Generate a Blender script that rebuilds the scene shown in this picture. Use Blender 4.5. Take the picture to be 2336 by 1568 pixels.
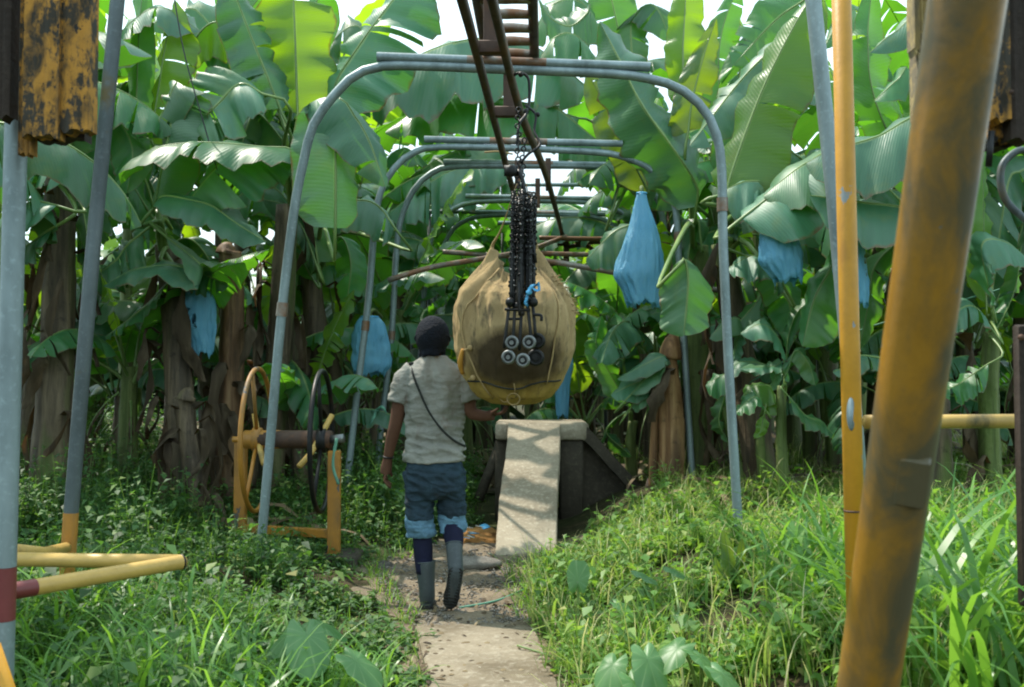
import bpy, math, random
import numpy as np
from mathutils import Vector, Matrix, noise

for o in list(bpy.data.objects):
    bpy.data.objects.remove(o)
S = bpy.context.scene
COL = S.collection
R = math.radians
rnd = random.Random(7)

# ------------------------------------------------------------------ camera
F = 2336 * 35 / 36.0
CAMH = 1.33
PITCH = math.atan(86 / F)
cam = bpy.data.cameras.new('camera')
cam.lens = 35
cam.sensor_width = 36
cam.clip_start = 0.05
cam.clip_end = 2000
cam.dof.use_dof = True
cam.dof.focus_distance = 5.6
cam.dof.aperture_fstop = 5.0
camo = bpy.data.objects.new('camera', cam)
camo.location = (0, 0, CAMH)
camo.rotation_euler = (math.pi / 2 + PITCH, 0, 0)
COL.objects.link(camo)
S.camera = camo

# ------------------------------------------------------------------ sky, sun, exposure
SUN_DIR = Vector((-0.46, 0.36, 1.0)).normalized()      # towards the sun
SUN_EL = math.asin(SUN_DIR.z)
SUN_AZ = math.atan2(SUN_DIR.x, SUN_DIR.y)
W = bpy.data.worlds.new('World')
S.world = W
W.use_nodes = True
nt = W.node_tree
bg = nt.nodes['Background']
sky = nt.nodes.new('ShaderNodeTexSky')
sky.sky_type = 'NISHITA'
sky.sun_disc = False
sky.sun_elevation = SUN_EL
sky.sun_rotation = SUN_AZ
sky.air_density = 1.5
sky.dust_density = 3.0
tc = nt.nodes.new('ShaderNodeTexCoord')
cn = nt.nodes.new('ShaderNodeTexNoise')
cn.inputs['Scale'].default_value = 2.2
cn.inputs['Detail'].default_value = 5
cr = nt.nodes.new('ShaderNodeMapRange')
cr.inputs['From Min'].default_value = 0.25
cr.inputs['From Max'].default_value = 0.6
mx = nt.nodes.new('ShaderNodeMix')
mx.data_type = 'RGBA'
mx.inputs['B'].default_value = (6.9, 8.9, 9.6, 1)
nt.links.new(tc.outputs['Generated'], cn.inputs['Vector'])
nt.links.new(cn.outputs['Fac'], cr.inputs['Value'])
nt.links.new(cr.outputs['Result'], mx.inputs['Factor'])
nt.links.new(sky.outputs['Color'], mx.inputs['A'])
nt.links.new(mx.outputs['Result'], bg.inputs['Color'])
bg.inputs['Strength'].default_value = 0.15

sl = bpy.data.lights.new('sun', 'SUN')
sl.energy = 4.3
sl.angle = R(0.6)
sl.color = (1.0, 0.93, 0.82)
so = bpy.data.objects.new('sun', sl)
so.rotation_euler = SUN_DIR.to_track_quat('Z', 'Y').to_euler()
so.location = (-6, 5, 12)
COL.objects.link(so)

S.view_settings.view_transform = 'Standard'
S.view_settings.look = 'None'
S.view_settings.gamma = 1
S.view_settings.exposure = 0.62
S.cycles.max_bounces = 7
S.cycles.diffuse_bounces = 6
S.cycles.glossy_bounces = 3
S.cycles.transmission_bounces = 5
S.cycles.caustics_reflective = False
S.cycles.caustics_refractive = False
S.cycles.filter_width = 2.0
S.cycles.use_denoising = True

# ------------------------------------------------------------------ helpers
CP, SP = math.cos(PITCH), math.sin(PITCH)


def P(px, py, Y):
    """photo point (2336 wide view) at distance Y in front of the lens -> world"""
    xc = (px - 1168) / F
    yc = (784 - py) / F
    d = Vector((xc, CP - yc * SP, SP + yc * CP))
    return Vector((0, 0, CAMH)) + d * (Y / d.y)


def ss(a, b, x):
    t = np.clip((x - a) / (b - a), 0, 1)
    return t * t * (3 - 2 * t)


def gz(x, y):
    """height of the ground"""
    x = np.asarray(x, float)
    y = np.asarray(y, float)
    l = ss(0.45, 1.5, -x) * 0.12 + ss(2.6, 5.0, -x) * 0.28
    r = ss(0.30, 1.3, x) * 0.30 + ss(2.5, 5.0, x) * 0.16
    back = ss(7.5, 11.5, y) * 0.18 * (0.3 + 0.7 * ss(0.6, 2.0, np.abs(x)))
    bump = (0.022 * np.sin(2.3 * x + 1.1 * y) + 0.018 * np.sin(3.7 * y - 1.9 * x + 1) +
            0.012 * np.sin(6.1 * x + 4.3 * y)) * ss(0.35, 1.2, np.abs(x))
    fade = 1 - ss(25, 60, np.hypot(x, y))
    return (l + r + back + bump) * fade


def g(x, y):
    return float(gz(x, y))


def catmull(pts, n):
    pts = [Vector(p) for p in pts]
    if len(pts) == 2:
        return [pts[0].lerp(pts[1], i / n) for i in range(n + 1)]
    q = [pts[0] * 2 - pts[1]] + pts + [pts[-1] * 2 - pts[-2]]
    # arc-length-ish parameter
    L = [0]
    for a, b in zip(pts, pts[1:]):
        L.append(L[-1] + (b - a).length)
    out = []
    for i in range(n + 1):
        d = L[-1] * i / n
        k = 0
        while k < len(pts) - 2 and d > L[k + 1]:
            k += 1
        t = (d - L[k]) / max(1e-9, L[k + 1] - L[k])
        p0, p1, p2, p3 = q[k], q[k + 1], q[k + 2], q[k + 3]
        out.append(0.5 * ((2 * p1) + (p2 - p0) * t + (2 * p0 - 5 * p1 + 4 * p2 - p3) * t * t +
                          (3 * p1 - p0 - 3 * p2 + p3) * t ** 3))
    return out


class MB:
    def __init__(s):
        s.v, s.f, s.mi, s.uv = [], [], [], {}

    def add(s, v, f, mi=0, uv=None):
        b = len(s.v)
        s.v += [Vector(p) for p in v]
        s.f += [tuple(i + b for i in q) for q in f]
        s.mi += [mi] * len(f)
        if uv is not None:
            for i, u in enumerate(uv):
                s.uv[b + i] = u
        return s

    def tube(s, pts, r, n=10, mi=0, cap=True, squash=1.0, smooth=0):
        pts = [Vector(p) for p in pts]
        if smooth:
            pts = catmull(pts, smooth)
        k = len(pts)
        if not hasattr(r, '__len__'):
            r = [r] * k
        elif len(r) != k:
            r = list(np.interp(np.linspace(0, 1, k), np.linspace(0, 1, len(r)), r))
        t0 = (pts[1] - pts[0]).normalized()
        up = Vector((0, 0, 1)) if abs(t0.z) < 0.9 else Vector((0, 1, 0))
        nrm = (up - t0 * up.dot(t0)).normalized()
        v, f = [], []
        for i in range(k):
            t = (pts[min(k - 1, i + 1)] - pts[max(0, i - 1)]).normalized()
            nrm = (nrm - t * nrm.dot(t))
            nrm = nrm.normalized() if nrm.length > 1e-6 else t.orthogonal().normalized()
            bn = t.cross(nrm)
            for j in range(n):
                a = 2 * math.pi * j / n
                v.append(pts[i] + nrm * (math.cos(a) * r[i]) + bn * (math.sin(a) * r[i] * squash))
        for i in range(k - 1):
            for j in range(n):
                f.append((i * n + j, i * n + (j + 1) % n, (i + 1) * n + (j + 1) % n, (i + 1) * n + j))
        if cap:
            f.append(tuple(range(n - 1, -1, -1)))
            f.append(tuple((k - 1) * n + j for j in range(n)))
        return s.add(v, f, mi)

    def loft(s, rings, mi=0, cap=True):
        n = len(rings[0])
        v = [p for r_ in rings for p in r_]
        f = []
        for i in range(len(rings) - 1):
            for j in range(n):
                f.append((i * n + j, i * n + (j + 1) % n, (i + 1) * n + (j + 1) % n, (i + 1) * n + j))
        if cap:
            f.append(tuple(range(n - 1, -1, -1)))
            f.append(tuple((len(rings) - 1) * n + j for j in range(n)))
        return s.add(v, f, mi)

    def box(s, c, size, rot=None, bev=0.0, mi=0, jit=0):
        """box, optionally with chamfered edges"""
        hx, hy, hz = size[0] / 2, size[1] / 2, size[2] / 2
        b = min(bev, hx * .9, hy * .9, hz * .9)
        M = rot.to_4x4() if rot is not None else Matrix.Identity(4)
        c = Vector(c)

        def ring(z, ix):
            x, y = hx - ix, hy - ix
            pts = []
            for sx, sy, o in ((-1, -1, 0), (1, -1, 1), (1, 1, 0), (-1, 1, 1)):
                if b > 0:
                    p1 = (sx * x, sy * (y - b)) if o == 0 else (sx * (x - b), sy * y)
                    p2 = (sx * (x - b), sy * y) if o == 0 else (sx * x, sy * (y - b))
                    pts += [p1, p2]
                else:
                    pts.append((sx * x, sy * y))
            return [c + M @ Vector((p[0] + rnd.uniform(-jit, jit), p[1] + rnd.uniform(-jit, jit), z + rnd.uniform(-jit, jit))) for p in pts]
        if b > 0:
            rings = [ring(-hz, b), ring(-hz + b, 0), ring(hz - b, 0), ring(hz, b)]
        else:
            rings = [ring(-hz, 0), ring(hz, 0)]
        return s.loft(rings, mi)

    def torus(s, c, axis, R0, r, n=36, m=8, mi=0, a0=0, a1=2 * math.pi):
        axis = Vector(axis).normalized()
        u = axis.orthogonal().normalized()
        w = axis.cross(u)
        c = Vector(c)
        full = abs(a1 - a0 - 2 * math.pi) < 1e-6
        v, f = [], []
        k = n if full else n + 1
        for i in range(k):
            a = a0 + (a1 - a0) * i / n
            d = u * math.cos(a) + w * math.sin(a)
            for j in range(m):
                b = 2 * math.pi * j / m
                v.append(c + d * (R0 + r * math.cos(b)) + axis * (r * math.sin(b)))
        for i in range(n):
            i2 = (i + 1) % k
            for j in range(m):
                f.append((i * m + j, i2 * m + j, i2 * m + (j + 1) % m, i * m + (j + 1) % m))
        return s.add(v, f, mi)

    def ball(s, c, r, n=12, m=8, mi=0, rot=None):
        c = Vector(c)
        if not hasattr(r, '__len__'):
            r = (r, r, r)
        v = [Vector((0, 0, -r[2]))]
        for i in range(1, m):
            ph = -math.pi / 2 + math.pi * i / m
            for j in range(n):
                a = 2 * math.pi * j / n
                v.append(Vector((r[0] * math.cos(ph) * math.cos(a), r[1] * math.cos(ph) * math.sin(a), r[2] * math.sin(ph))))
        v.append(Vector((0, 0, r[2])))
        f = []
        for j in range(n):
            f.append((0, 1 + (j + 1) % n, 1 + j))
            f.append((len(v) - 1, 1 + (m - 2) * n + j, 1 + (m - 2) * n + (j + 1) % n))
        for i in range(m - 2):
            for j in range(n):
                f.append((1 + i * n + j, 1 + i * n + (j + 1) % n, 1 + (i + 1) * n + (j + 1) % n, 1 + (i + 1) * n + j))
        if rot is not None:
            v = [rot @ p for p in v]
        return s.add([c + p for p in v], f, mi)

    def build(s, name, mats, parent=None, smooth=True, local=False):
        org = parent_loc(parent) if parent is not None and not local else Vector((0, 0, 0))
        me = bpy.data.meshes.new(name)
        me.from_pydata([tuple(p - org) for p in s.v], [], s.f)
        if not isinstance(mats, (list, tuple)):
            mats = [mats]
        for m in mats:
            me.materials.append(m)
        if len(mats) > 1:
            me.polygons.foreach_set('material_index', s.mi)
        if s.uv:
            ul = me.uv_layers.new(name='UVMap')
            for l in me.loops:
                u = s.uv.get(l.vertex_index)
                if u:
                    ul.data[l.index].uv = u
        if smooth:
            me.polygons.foreach_set('use_smooth', [True] * len(me.polygons))
        o = bpy.data.objects.new(name, me)
        COL.objects.link(o)
        if parent is not None:
            o.parent = parent
        return o


def parent_loc(p):
    v = Vector((0, 0, 0))
    while p is not None:
        v += Vector(p.location)
        p = p.parent
    return v


def sharp(o, ang=40):
    """keep hard edges hard on smooth-shaded boxes and tubes"""
    me = o.data
    import bmesh
    bm = bmesh.new()
    bm.from_mesh(me)
    for e in bm.edges:
        if len(e.link_faces) == 2 and e.calc_face_angle(0) > R(ang):
            e.smooth = False
    bm.to_mesh(me)
    bm.free()
    return o


def tag(o, label, cat, group=None):
    o['label'] = label
    o['category'] = cat
    if group:
        o['group'] = group
    return o


def thing(name, loc, label, cat, group=None):
    o = bpy.data.objects.new(name, None)
    o.empty_display_size = 0.1
    o.location = loc
    COL.objects.link(o)
    return tag(o, label, cat, group)


def kind(o, k):
    o['kind'] = k
    return o


def mesh_np(name, V, Q, mats, mi=None, smooth=False):
    """mesh object straight from numpy arrays of vertices and quads"""
    V = np.asarray(V, np.float32)
    Q = np.asarray(Q, np.int32)
    me = bpy.data.meshes.new(name)
    me.vertices.add(len(V))
    me.vertices.foreach_set('co', V.ravel())
    me.loops.add(Q.size)
    me.loops.foreach_set('vertex_index', Q.ravel())
    me.polygons.add(len(Q))
    k = Q.shape[1]
    me.polygons.foreach_set('loop_start', np.arange(0, Q.size, k, dtype=np.int32))
    me.polygons.foreach_set('loop_total', np.full(len(Q), k, np.int32))
    for m in (mats if isinstance(mats, (list, tuple)) else [mats]):
        me.materials.append(m)
    if mi is not None:
        me.polygons.foreach_set('material_index', np.asarray(mi, np.int32))
    if smooth:
        me.polygons.foreach_set('use_smooth', np.ones(len(Q), bool))
    me.update()
    me.validate()
    o = bpy.data.objects.new(name, me)
    COL.objects.link(o)
    return o


# ------------------------------------------------------------------ materials
class NM:
    """small helper round a node tree"""

    def __init__(s, name):
        s.m = bpy.data.materials.new(name)
        s.m.use_nodes = True
        s.t = s.m.node_tree
        s.b = s.t.nodes['Principled BSDF']
        s.out = s.t.nodes['Material Output']
        s.tc = s.n('ShaderNodeTexCoord')

    def n(s, typ, **kw):
        nd = s.t.nodes.new(typ)
        for k, v in kw.items():
            setattr(nd, k, v)
        return nd

    def set(s, nd, sock, v):
        if hasattr(v, 'is_linked') or hasattr(v, 'links'):
            s.t.links.new(v, nd.inputs[sock])
        else:
            nd.inputs[sock].default_value = v

    def noise(s, scale, detail=4, rough=0.55, vec=None, stretch=None, dist=0):
        nd = s.n('ShaderNodeTexNoise')
        nd.inputs['Scale'].default_value = scale
        nd.inputs['Detail'].default_value = detail
        nd.inputs['Roughness'].default_value = rough
        nd.inputs['Distortion'].default_value = dist
        v = vec or s.tc.outputs['Object']
        if stretch:
            mp = s.n('ShaderNodeMapping')
            mp.inputs['Scale'].default_value = stretch
            s.t.links.new(v, mp.inputs['Vector'])
            v = mp.outputs['Vector']
        s.t.links.new(v, nd.inputs['Vector'])
        return nd.outputs['Fac']

    def ramp(s, fac, stops):
        nd = s.n('ShaderNodeValToRGB')
        e = nd.color_ramp.elements
        while len(e) < len(stops):
            e.new(0.5)
        for el, (p, c) in zip(e, stops):
            el.position = p
            el.color = (*c, 1) if len(c) == 3 else c
        s.t.links.new(fac, nd.inputs['Fac'])
        return nd.outputs['Color']

    def rng(s, fac, a, b, c=0.0, d=1.0):
        nd = s.n('ShaderNodeMapRange')
        for k, v in zip(('From Min', 'From Max', 'To Min', 'To Max'), (a, b, c, d)):
            nd.inputs[k].default_value = v
        s.t.links.new(fac, nd.inputs['Value'])
        return nd.outputs['Result']

    def mix(s, fac, a, b, mode='MIX'):
        nd = s.n('ShaderNodeMix', data_type='RGBA', blend_type=mode)
        s.set(nd, 'Factor', fac)
        for k, v in (('A', a), ('B', b)):
            if isinstance(v, tuple):
                nd.inputs[k].default_value = (*v, 1) if len(v) == 3 else v
            else:
                s.t.links.new(v, nd.inputs[k])
        return nd.outputs['Result']

    def math(s, op, a, b=0.0):
        nd = s.n('ShaderNodeMath', operation=op)
        s.set(nd, 0, a)
        s.set(nd, 1, b)
        return nd.outputs[0]

    def bump(s, h, strength=0.4, dist=0.01):
        nd = s.n('ShaderNodeBump')
        nd.inputs['Strength'].default_value = strength
        nd.inputs['Distance'].default_value = dist
        s.t.links.new(h, nd.inputs['Height'])
        s.t.links.new(nd.outputs['Normal'], s.b.inputs['Normal'])
        return nd

    def col(s, c):
        s.set(s.b, 'Base Color', c if not isinstance(c, tuple) else (*c, 1))
        return s

    def p(s, **kw):
        for k, v in kw.items():
            s.set(s.b, {'rough': 'Roughness', 'metal': 'Metallic', 'spec': 'Specular IOR Level'}[k], v)
        return s

    def translucent(s, color, fac):
        tr = s.n('ShaderNodeBsdfTranslucent')
        s.set(tr, 'Color', color if not isinstance(color, tuple) else (*color, 1))
        mxs = s.n('ShaderNodeMixShader')
        s.set(mxs, 0, fac)
        s.t.links.new(s.b.outputs[0], mxs.inputs[1])
        s.t.links.new(tr.outputs[0], mxs.inputs[2])
        s.t.links.new(mxs.outputs[0], s.out.inputs['Surface'])
        return s


def leaf_material(name, top, under, trans, rough=0.36, tf=0.38, yellow=0.0):
    k = NM(name)
    oi = k.n('ShaderNodeObjectInfo')
    uvs = k.n('ShaderNodeSeparateXYZ')
    k.t.links.new(k.tc.outputs['UV'], uvs.inputs[0])
    u, v = uvs.outputs[0], uvs.outputs[1]
    side = k.math('ABSOLUTE', k.math('SUBTRACT', u, 0.5))       # 0 midrib .. 0.5 edge
    geo = k.n('ShaderNodeNewGeometry')
    var = k.mix(oi.outputs['Random'], tuple(c * 0.72 for c in top), tuple(c * 1.3 for c in top))
    und = k.mix(oi.outputs['Random'], tuple(c * 0.8 for c in under), tuple(c * 1.15 for c in under))
    base = k.mix(geo.outputs['Backfacing'], var, und)
    # veins: fine lines running out from the midrib
    ph = k.math('MULTIPLY', k.math('SUBTRACT', v, k.math('MULTIPLY', side, 0.12)), 430.0)
    vein = k.math('SINE', ph)
    vein01 = k.rng(vein, -1, 1)
    base = k.mix(k.math('MULTIPLY', vein01, 0.10), base, (0.22, 0.34, 0.13))
    bands = k.noise(1.0, 3, 0.5, vec=k.tc.outputs['UV'], stretch=(0.6, 22, 1))
    base = k.mix(k.rng(bands, 0.35, 0.7, 0, 0.45), base, tuple(c * 0.6 for c in top))
    blot = k.noise(5, 4, 0.6)
    base = k.mix(k.rng(blot, 0.55, 0.75, 0, 0.3 + yellow), base, (0.22, 0.22, 0.03))
    sp_ = k.noise(34, 4, 0.6)
    base = k.mix(k.rng(sp_, 0.68, 0.74, 0, 0.7), base, (0.13, 0.09, 0.03))
    # brown dry rim and nibbled spots
    en = k.noise(9, 3, 0.6)
    rim = k.rng(k.math('ADD', side, k.math('MULTIPLY', en, 0.10)), 0.525, 0.56)
    base = k.mix(rim, base, (0.16, 0.10, 0.035))
    mid = k.rng(side, 0.012, 0.030, 1, 0)
    base = k.mix(k.math('MULTIPLY', mid, 0.7), base, (0.33, 0.42, 0.16))
    k.col(base)
    k.p(rough=k.rng(blot, 0.3, 0.7, rough - 0.06, rough + 0.10), spec=0.6)
    k.bump(k.math('ADD', k.math('MULTIPLY', vein01, 0.20), bands), 0.32, 0.012)
    tcol = k.mix(oi.outputs['Random'], tuple(c * 0.8 for c in trans), tuple(c * 1.2 for c in trans))
    tcol = k.mix(k.math('MULTIPLY', vein01, 0.25), tcol, tuple(c * 0.6 for c in trans))
    tcol = k.mix(rim, tcol, (0.15, 0.08, 0.02))
    k.translucent(tcol, tf)
    return k.m


M_leaf = leaf_material('banana_leaf', (0.038, 0.155, 0.058), (0.075, 0.19, 0.055), (0.17, 0.50, 0.02))
M_leaf_dark = leaf_material('banana_leaf_old', (0.028, 0.115, 0.050), (0.055, 0.15, 0.05), (0.14, 0.40, 0.02), tf=0.3)
M_leaf_blue = leaf_material('banana_leaf_waxy', (0.050, 0.165, 0.095), (0.08, 0.19, 0.09), (0.14, 0.44, 0.025), rough=0.42, tf=0.25)
M_leaf_young = leaf_material('banana_leaf_young', (0.085, 0.21, 0.04), (0.12, 0.25, 0.05), (0.40, 0.68, 0.012), tf=0.52)
M_leaf_yel = leaf_material('banana_leaf_spotted', (0.06, 0.14, 0.05), (0.10, 0.17, 0.05), (0.30, 0.46, 0.015), tf=0.42, yellow=0.5)


def dry_material():
    k = NM('dry_leaf')
    n1 = k.noise(3, 5, 0.6, stretch=(4, 4, 0.5))
    c = k.ramp(n1, [(0.25, (0.020, 0.015, 0.010)), (0.52, (0.075, 0.056, 0.036)), (0.8, (0.19, 0.145, 0.095))])
    k.col(c).p(rough=0.8, spec=0.2)
    k.bump(n1, 0.6, 0.02)
    k.translucent((0.20, 0.10, 0.03), 0.15)
    return k.m


M_dry = dry_material()


def trunk_material(name, a, b, c_, green):
    k = NM(name)
    n1 = k.noise(2.2, 6, 0.65, stretch=(5, 5, 0.45), dist=0.4)
    n2 = k.noise(1.1, 3, 0.5, stretch=(2.2, 2.2, 0.5))
    n3 = k.noise(14, 4, 0.6)
    col = k.ramp(n1, [(0.28, a), (0.48, b), (0.7, c_)])
    col = k.mix(k.rng(n2, 0.53, 0.66), col, green)
    col = k.mix(k.rng(n3, 0.6, 0.75, 0, 0.6), col, (0.012, 0.009, 0.007))
    k.col(col).p(rough=0.62, spec=0.3)
    k.bump(k.math('ADD', n1, k.math('MULTIPLY', n3, 0.4)), 0.7, 0.03)
    return k.m


M_trunk = trunk_material('pseudostem', (0.020, 0.016, 0.011), (0.082, 0.060, 0.038), (0.20, 0.15, 0.09), (0.10, 0.14, 0.035))
M_trunk_green = trunk_material('pseudostem_green', (0.03, 0.035, 0.012), (0.085, 0.12, 0.03), (0.16, 0.19, 0.06), (0.05, 0.035, 0.018))
M_stump = trunk_material('cut_stem', (0.030, 0.017, 0.010), (0.135, 0.072, 0.034), (0.30, 0.19, 0.095), (0.085, 0.055, 0.032))

M_stump_or = trunk_material('fresh_cut_stem', (0.040, 0.020, 0.010), (0.20, 0.10, 0.040), (0.42, 0.26, 0.12), (0.085, 0.05, 0.028))


def petiole_material():
    k = NM('petiole')
    n1 = k.noise(4, 3, 0.5, stretch=(1, 1, 0.3))
    k.col(k.ramp(n1, [(0.3, (0.07, 0.14, 0.03)), (0.7, (0.20, 0.28, 0.08))])).p(rough=0.4)
    return k.m


M_pet = petiole_material()


def metal(name, base, dark, rust, rust_amt=0.0, metal_=0.35, rough=0.45):
    k = NM(name)
    n1 = k.noise(7, 5, 0.6, stretch=(1, 1, 0.35))
    n2 = k.noise(45, 3, 0.6)
    n3 = k.noise(3.5, 5, 0.65)
    c = k.mix(k.rng(n1, 0.35, 0.7), base, dark)
    c = k.mix(k.rng(n2, 0.55, 0.75, 0, 0.35), c, tuple(min(1, x * 1.7) for x in base))
    c = k.mix(k.rng(n3, 0.62 - rust_amt, 0.75 - rust_amt), c, rust)
    k.col(c).p(rough=k.rng(n1, 0.3, 0.7, rough - .1, rough + .15), metal=metal_, spec=0.4)
    k.bump(n2, 0.15, 0.003)
    return k.m


M_galv = metal('galvanised_steel', (0.23, 0.29, 0.30), (0.12, 0.155, 0.16), (0.13, 0.075, 0.04), -0.08)
M_galv_dk = metal('weathered_grey_steel', (0.095, 0.118, 0.125), (0.05, 0.062, 0.064), (0.10, 0.075, 0.03), 0.03)
M_galv_rust = metal('rust_blotched_steel', (0.24, 0.22, 0.19), (0.12, 0.09, 0.07), (0.18, 0.085, 0.042), 0.19)
M_rust = metal('rusty_steel', (0.080, 0.045, 0.031), (0.040, 0.025, 0.019), (0.125, 0.060, 0.032), 0.14, 0.2, 0.6)
M_black = metal('greasy_black_steel', (0.018, 0.018, 0.018), (0.008, 0.008, 0.008), (0.035, 0.024, 0.016), 0.05, 0.5, 0.42)
M_bright = metal('worn_bright_steel', (0.21, 0.225, 0.225), (0.07, 0.07, 0.066), (0.07, 0.05, 0.04), 0.06, 0.7, 0.4)


def paint(name, col, grime, bare, chip=0.10, grime_amt=0.2, scale=1.0, rough=0.42, fine=False):
    k = NM(name)
    n1 = k.noise(2.6 * scale, 6, 0.62, stretch=(1, 1, 0.5), dist=0.5)
    n2 = k.noise(6 * scale, 6, 0.7, dist=0.2)
    n3 = k.noise(60, 2, 0.6)
    n4 = k.noise(9 * scale, 6, 0.62, stretch=(1, 1, 0.6))
    c = k.mix(k.rng(n2, 0.3, 0.75), col, tuple(x * 0.72 for x in col))
    c = k.mix(k.rng(n1, 0.60 - grime_amt, 0.72 - grime_amt * 0.6), c, grime)
    c = k.mix(k.rng(n3, 0.62, 0.8, 0, 0.3), c, grime)
    if fine:
        n6 = k.noise(38, 5, 0.75, stretch=(1, 1, 0.7))
        n7 = k.noise(7, 4, 0.6, stretch=(1.5, 1.5, 0.6))
        c = k.mix(k.rng(k.math('ADD', n6, k.math('MULTIPLY', n7, 1.2)), 0.97, 1.10), grime, c)
    chipm = k.rng(n4, 0.735 - chip, 0.75 - chip)
    c = k.mix(chipm, c, bare)
    k.col(c).p(rough=k.rng(n1, 0.3, 0.7, rough - .08, rough + .2), spec=0.45)
    k.bump(k.math('ADD', k.math('MULTIPLY', chipm, -0.6), n3), 0.2, 0.003)
    return k.m


M_yel = paint('yellow_paint', (0.52, 0.25, 0.015), (0.33, 0.15, 0.02), (0.20, 0.23, 0.23), 0.075, 0.03, 1.6)
M_yel_dirty = paint('grimy_yellow_paint', (0.29, 0.145, 0.017), (0.072, 0.060, 0.030), (0.09, 0.11, 0.105), 0.045, 0.205, 2.3, 0.36)
M_yel_cross = paint('faded_yellow_paint', (0.50, 0.32, 0.08), (0.10, 0.08, 0.03), (0.13, 0.10, 0.06), 0.06, 0.02, 1.6)
M_yel_post = paint('orange_yellow_paint', (0.40, 0.18, 0.025), (0.14, 0.085, 0.03), (0.06, 0.07, 0.075), 0.11, 0.08, 1.2)
M_block = paint('flaking_yellow_paint', (0.42, 0.20, 0.025), (0.030, 0.025, 0.017), (0.014, 0.013, 0.012), 0.10, 0.14, 5.0, 0.8, True)
M_block_pale = paint('flaking_pale_paint', (0.40, 0.30, 0.12), (0.16, 0.13, 0.08), (0.05, 0.04, 0.03), 0.10, 0.12, 6.0, 0.8, True)
M_maroon = paint('maroon_paint', (0.16, 0.030, 0.028), (0.08, 0.02, 0.02), (0.2, 0.22, 0.22), 0.02, 0.0)


def stone(name, base, dark, light, scale=6, rough=0.9, b=0.4):
    k = NM(name)
    n1 = k.noise(scale * 0.35, 5, 0.6)
    n2 = k.noise(scale * 6, 4, 0.65)
    n3 = k.noise(scale * 1.4, 4, 0.6)
    c = k.mix(k.rng(n1, 0.3, 0.7), base, dark)
    c = k.mix(k.rng(n2, 0.5, 0.75, 0, 0.6), c, light)
    c = k.mix(k.rng(n3, 0.58, 0.7, 0, 0.5), c, dark)
    k.col(c).p(rough=rough, spec=0.2)
    k.bump(k.math('ADD', n2, n3), b, 0.012)
    return k.m


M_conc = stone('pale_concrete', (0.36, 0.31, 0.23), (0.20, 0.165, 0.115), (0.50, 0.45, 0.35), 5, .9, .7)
M_conc_dk = stone('dark_concrete', (0.075, 0.063, 0.045), (0.038, 0.033, 0.025), (0.12, 0.105, 0.075), 4)  # darker brown concrete for piers, walls, side ramp, prop and footing
M_path = stone('dusty_concrete', (0.25, 0.21, 0.15), (0.115, 0.09, 0.058), (0.38, 0.34, 0.265), 5, .92, .8)
M_dirt = stone('gravelly_dirt', (0.20, 0.155, 0.105), (0.10, 0.078, 0.052), (0.33, 0.29, 0.22), 9, 0.95, 0.9)
M_pebble = stone('pebbles', (0.22, 0.20, 0.17), (0.11, 0.095, 0.08), (0.36, 0.34, 0.30), 14)
M_rock = stone('dark_rock', (0.10, 0.09, 0.075), (0.05, 0.045, 0.04), (0.17, 0.16, 0.14), 10)
M_mulch = stone('orange_sawdust', (0.42, 0.22, 0.07), (0.26, 0.12, 0.035), (0.55, 0.34, 0.14), 22, 0.95, 0.9)


def ground_material():
    k = NM('ground_soil')
    n1 = k.noise(0.7, 5, 0.6)
    n2 = k.noise(9, 5, 0.65)
    n3 = k.noise(40, 3, 0.7)
    c = k.ramp(n2, [(0.3, (0.018, 0.014, 0.008)), (0.55, (0.055, 0.042, 0.022)), (0.8, (0.12, 0.10, 0.05))])
    c = k.mix(k.rng(n1, 0.4, 0.65, 0, 0.75), c, (0.03, 0.055, 0.012))
    k.col(c).p(rough=0.95, spec=0.15)
    k.bump(k.math('ADD', n2, n3), 0.8, 0.03)
    return k.m


M_ground = ground_material()


def blade_material(name, stops, trans, tf=0.4, rough=0.45):
    k = NM(name)
    geo = k.n('ShaderNodeNewGeometry')
    c = k.ramp(geo.outputs['Random Per Island'], stops)
    k.col(c).p(rough=rough, spec=0.45)
    t = k.mix(0.55, c, trans)
    k.translucent(t, tf)
    return k.m


M_weed = blade_material('weed_leaves_shaded', [(0.0, (0.022, 0.065, 0.020)), (0.45, (0.05, 0.13, 0.034)), (0.8, (0.095, 0.20, 0.045)), (0.97, (0.17, 0.24, 0.06)), (1.0, (0.25, 0.22, 0.08))], (0.18, 0.40, 0.03), .4, .58)  # left weeds: colour darkened to carry the shade on that side
M_grass = blade_material('green_grass', [(0.0, (0.045, 0.12, 0.025)), (0.5, (0.095, 0.22, 0.036)), (0.85, (0.18, 0.30, 0.05)), (1.0, (0.32, 0.33, 0.10))], (0.34, 0.60, 0.03), .45)
M_straw = blade_material('dry_grass', [(0.0, (0.14, 0.22, 0.045)), (0.4, (0.27, 0.34, 0.075)), (0.7, (0.46, 0.46, 0.18)), (1.0, (0.66, 0.60, 0.38))], (0.58, 0.60, 0.20), .46)
M_sungrass = blade_material('bank_grass_sunlit', [(0.0, (0.07, 0.17, 0.03)), (0.5, (0.15, 0.30, 0.045)), (0.85, (0.27, 0.40, 0.07)), (1.0, (0.44, 0.45, 0.14))], (0.42, 0.62, 0.07), .45)  # brighter copy of the green grass, sunlight put into its colour
M_broad = blade_material('broad_grass', [(0.0, (0.05, 0.15, 0.03)), (0.5, (0.095, 0.23, 0.045)), (1.0, (0.17, 0.32, 0.07))], (0.34, 0.64, 0.03), 0.45, 0.36)
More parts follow.
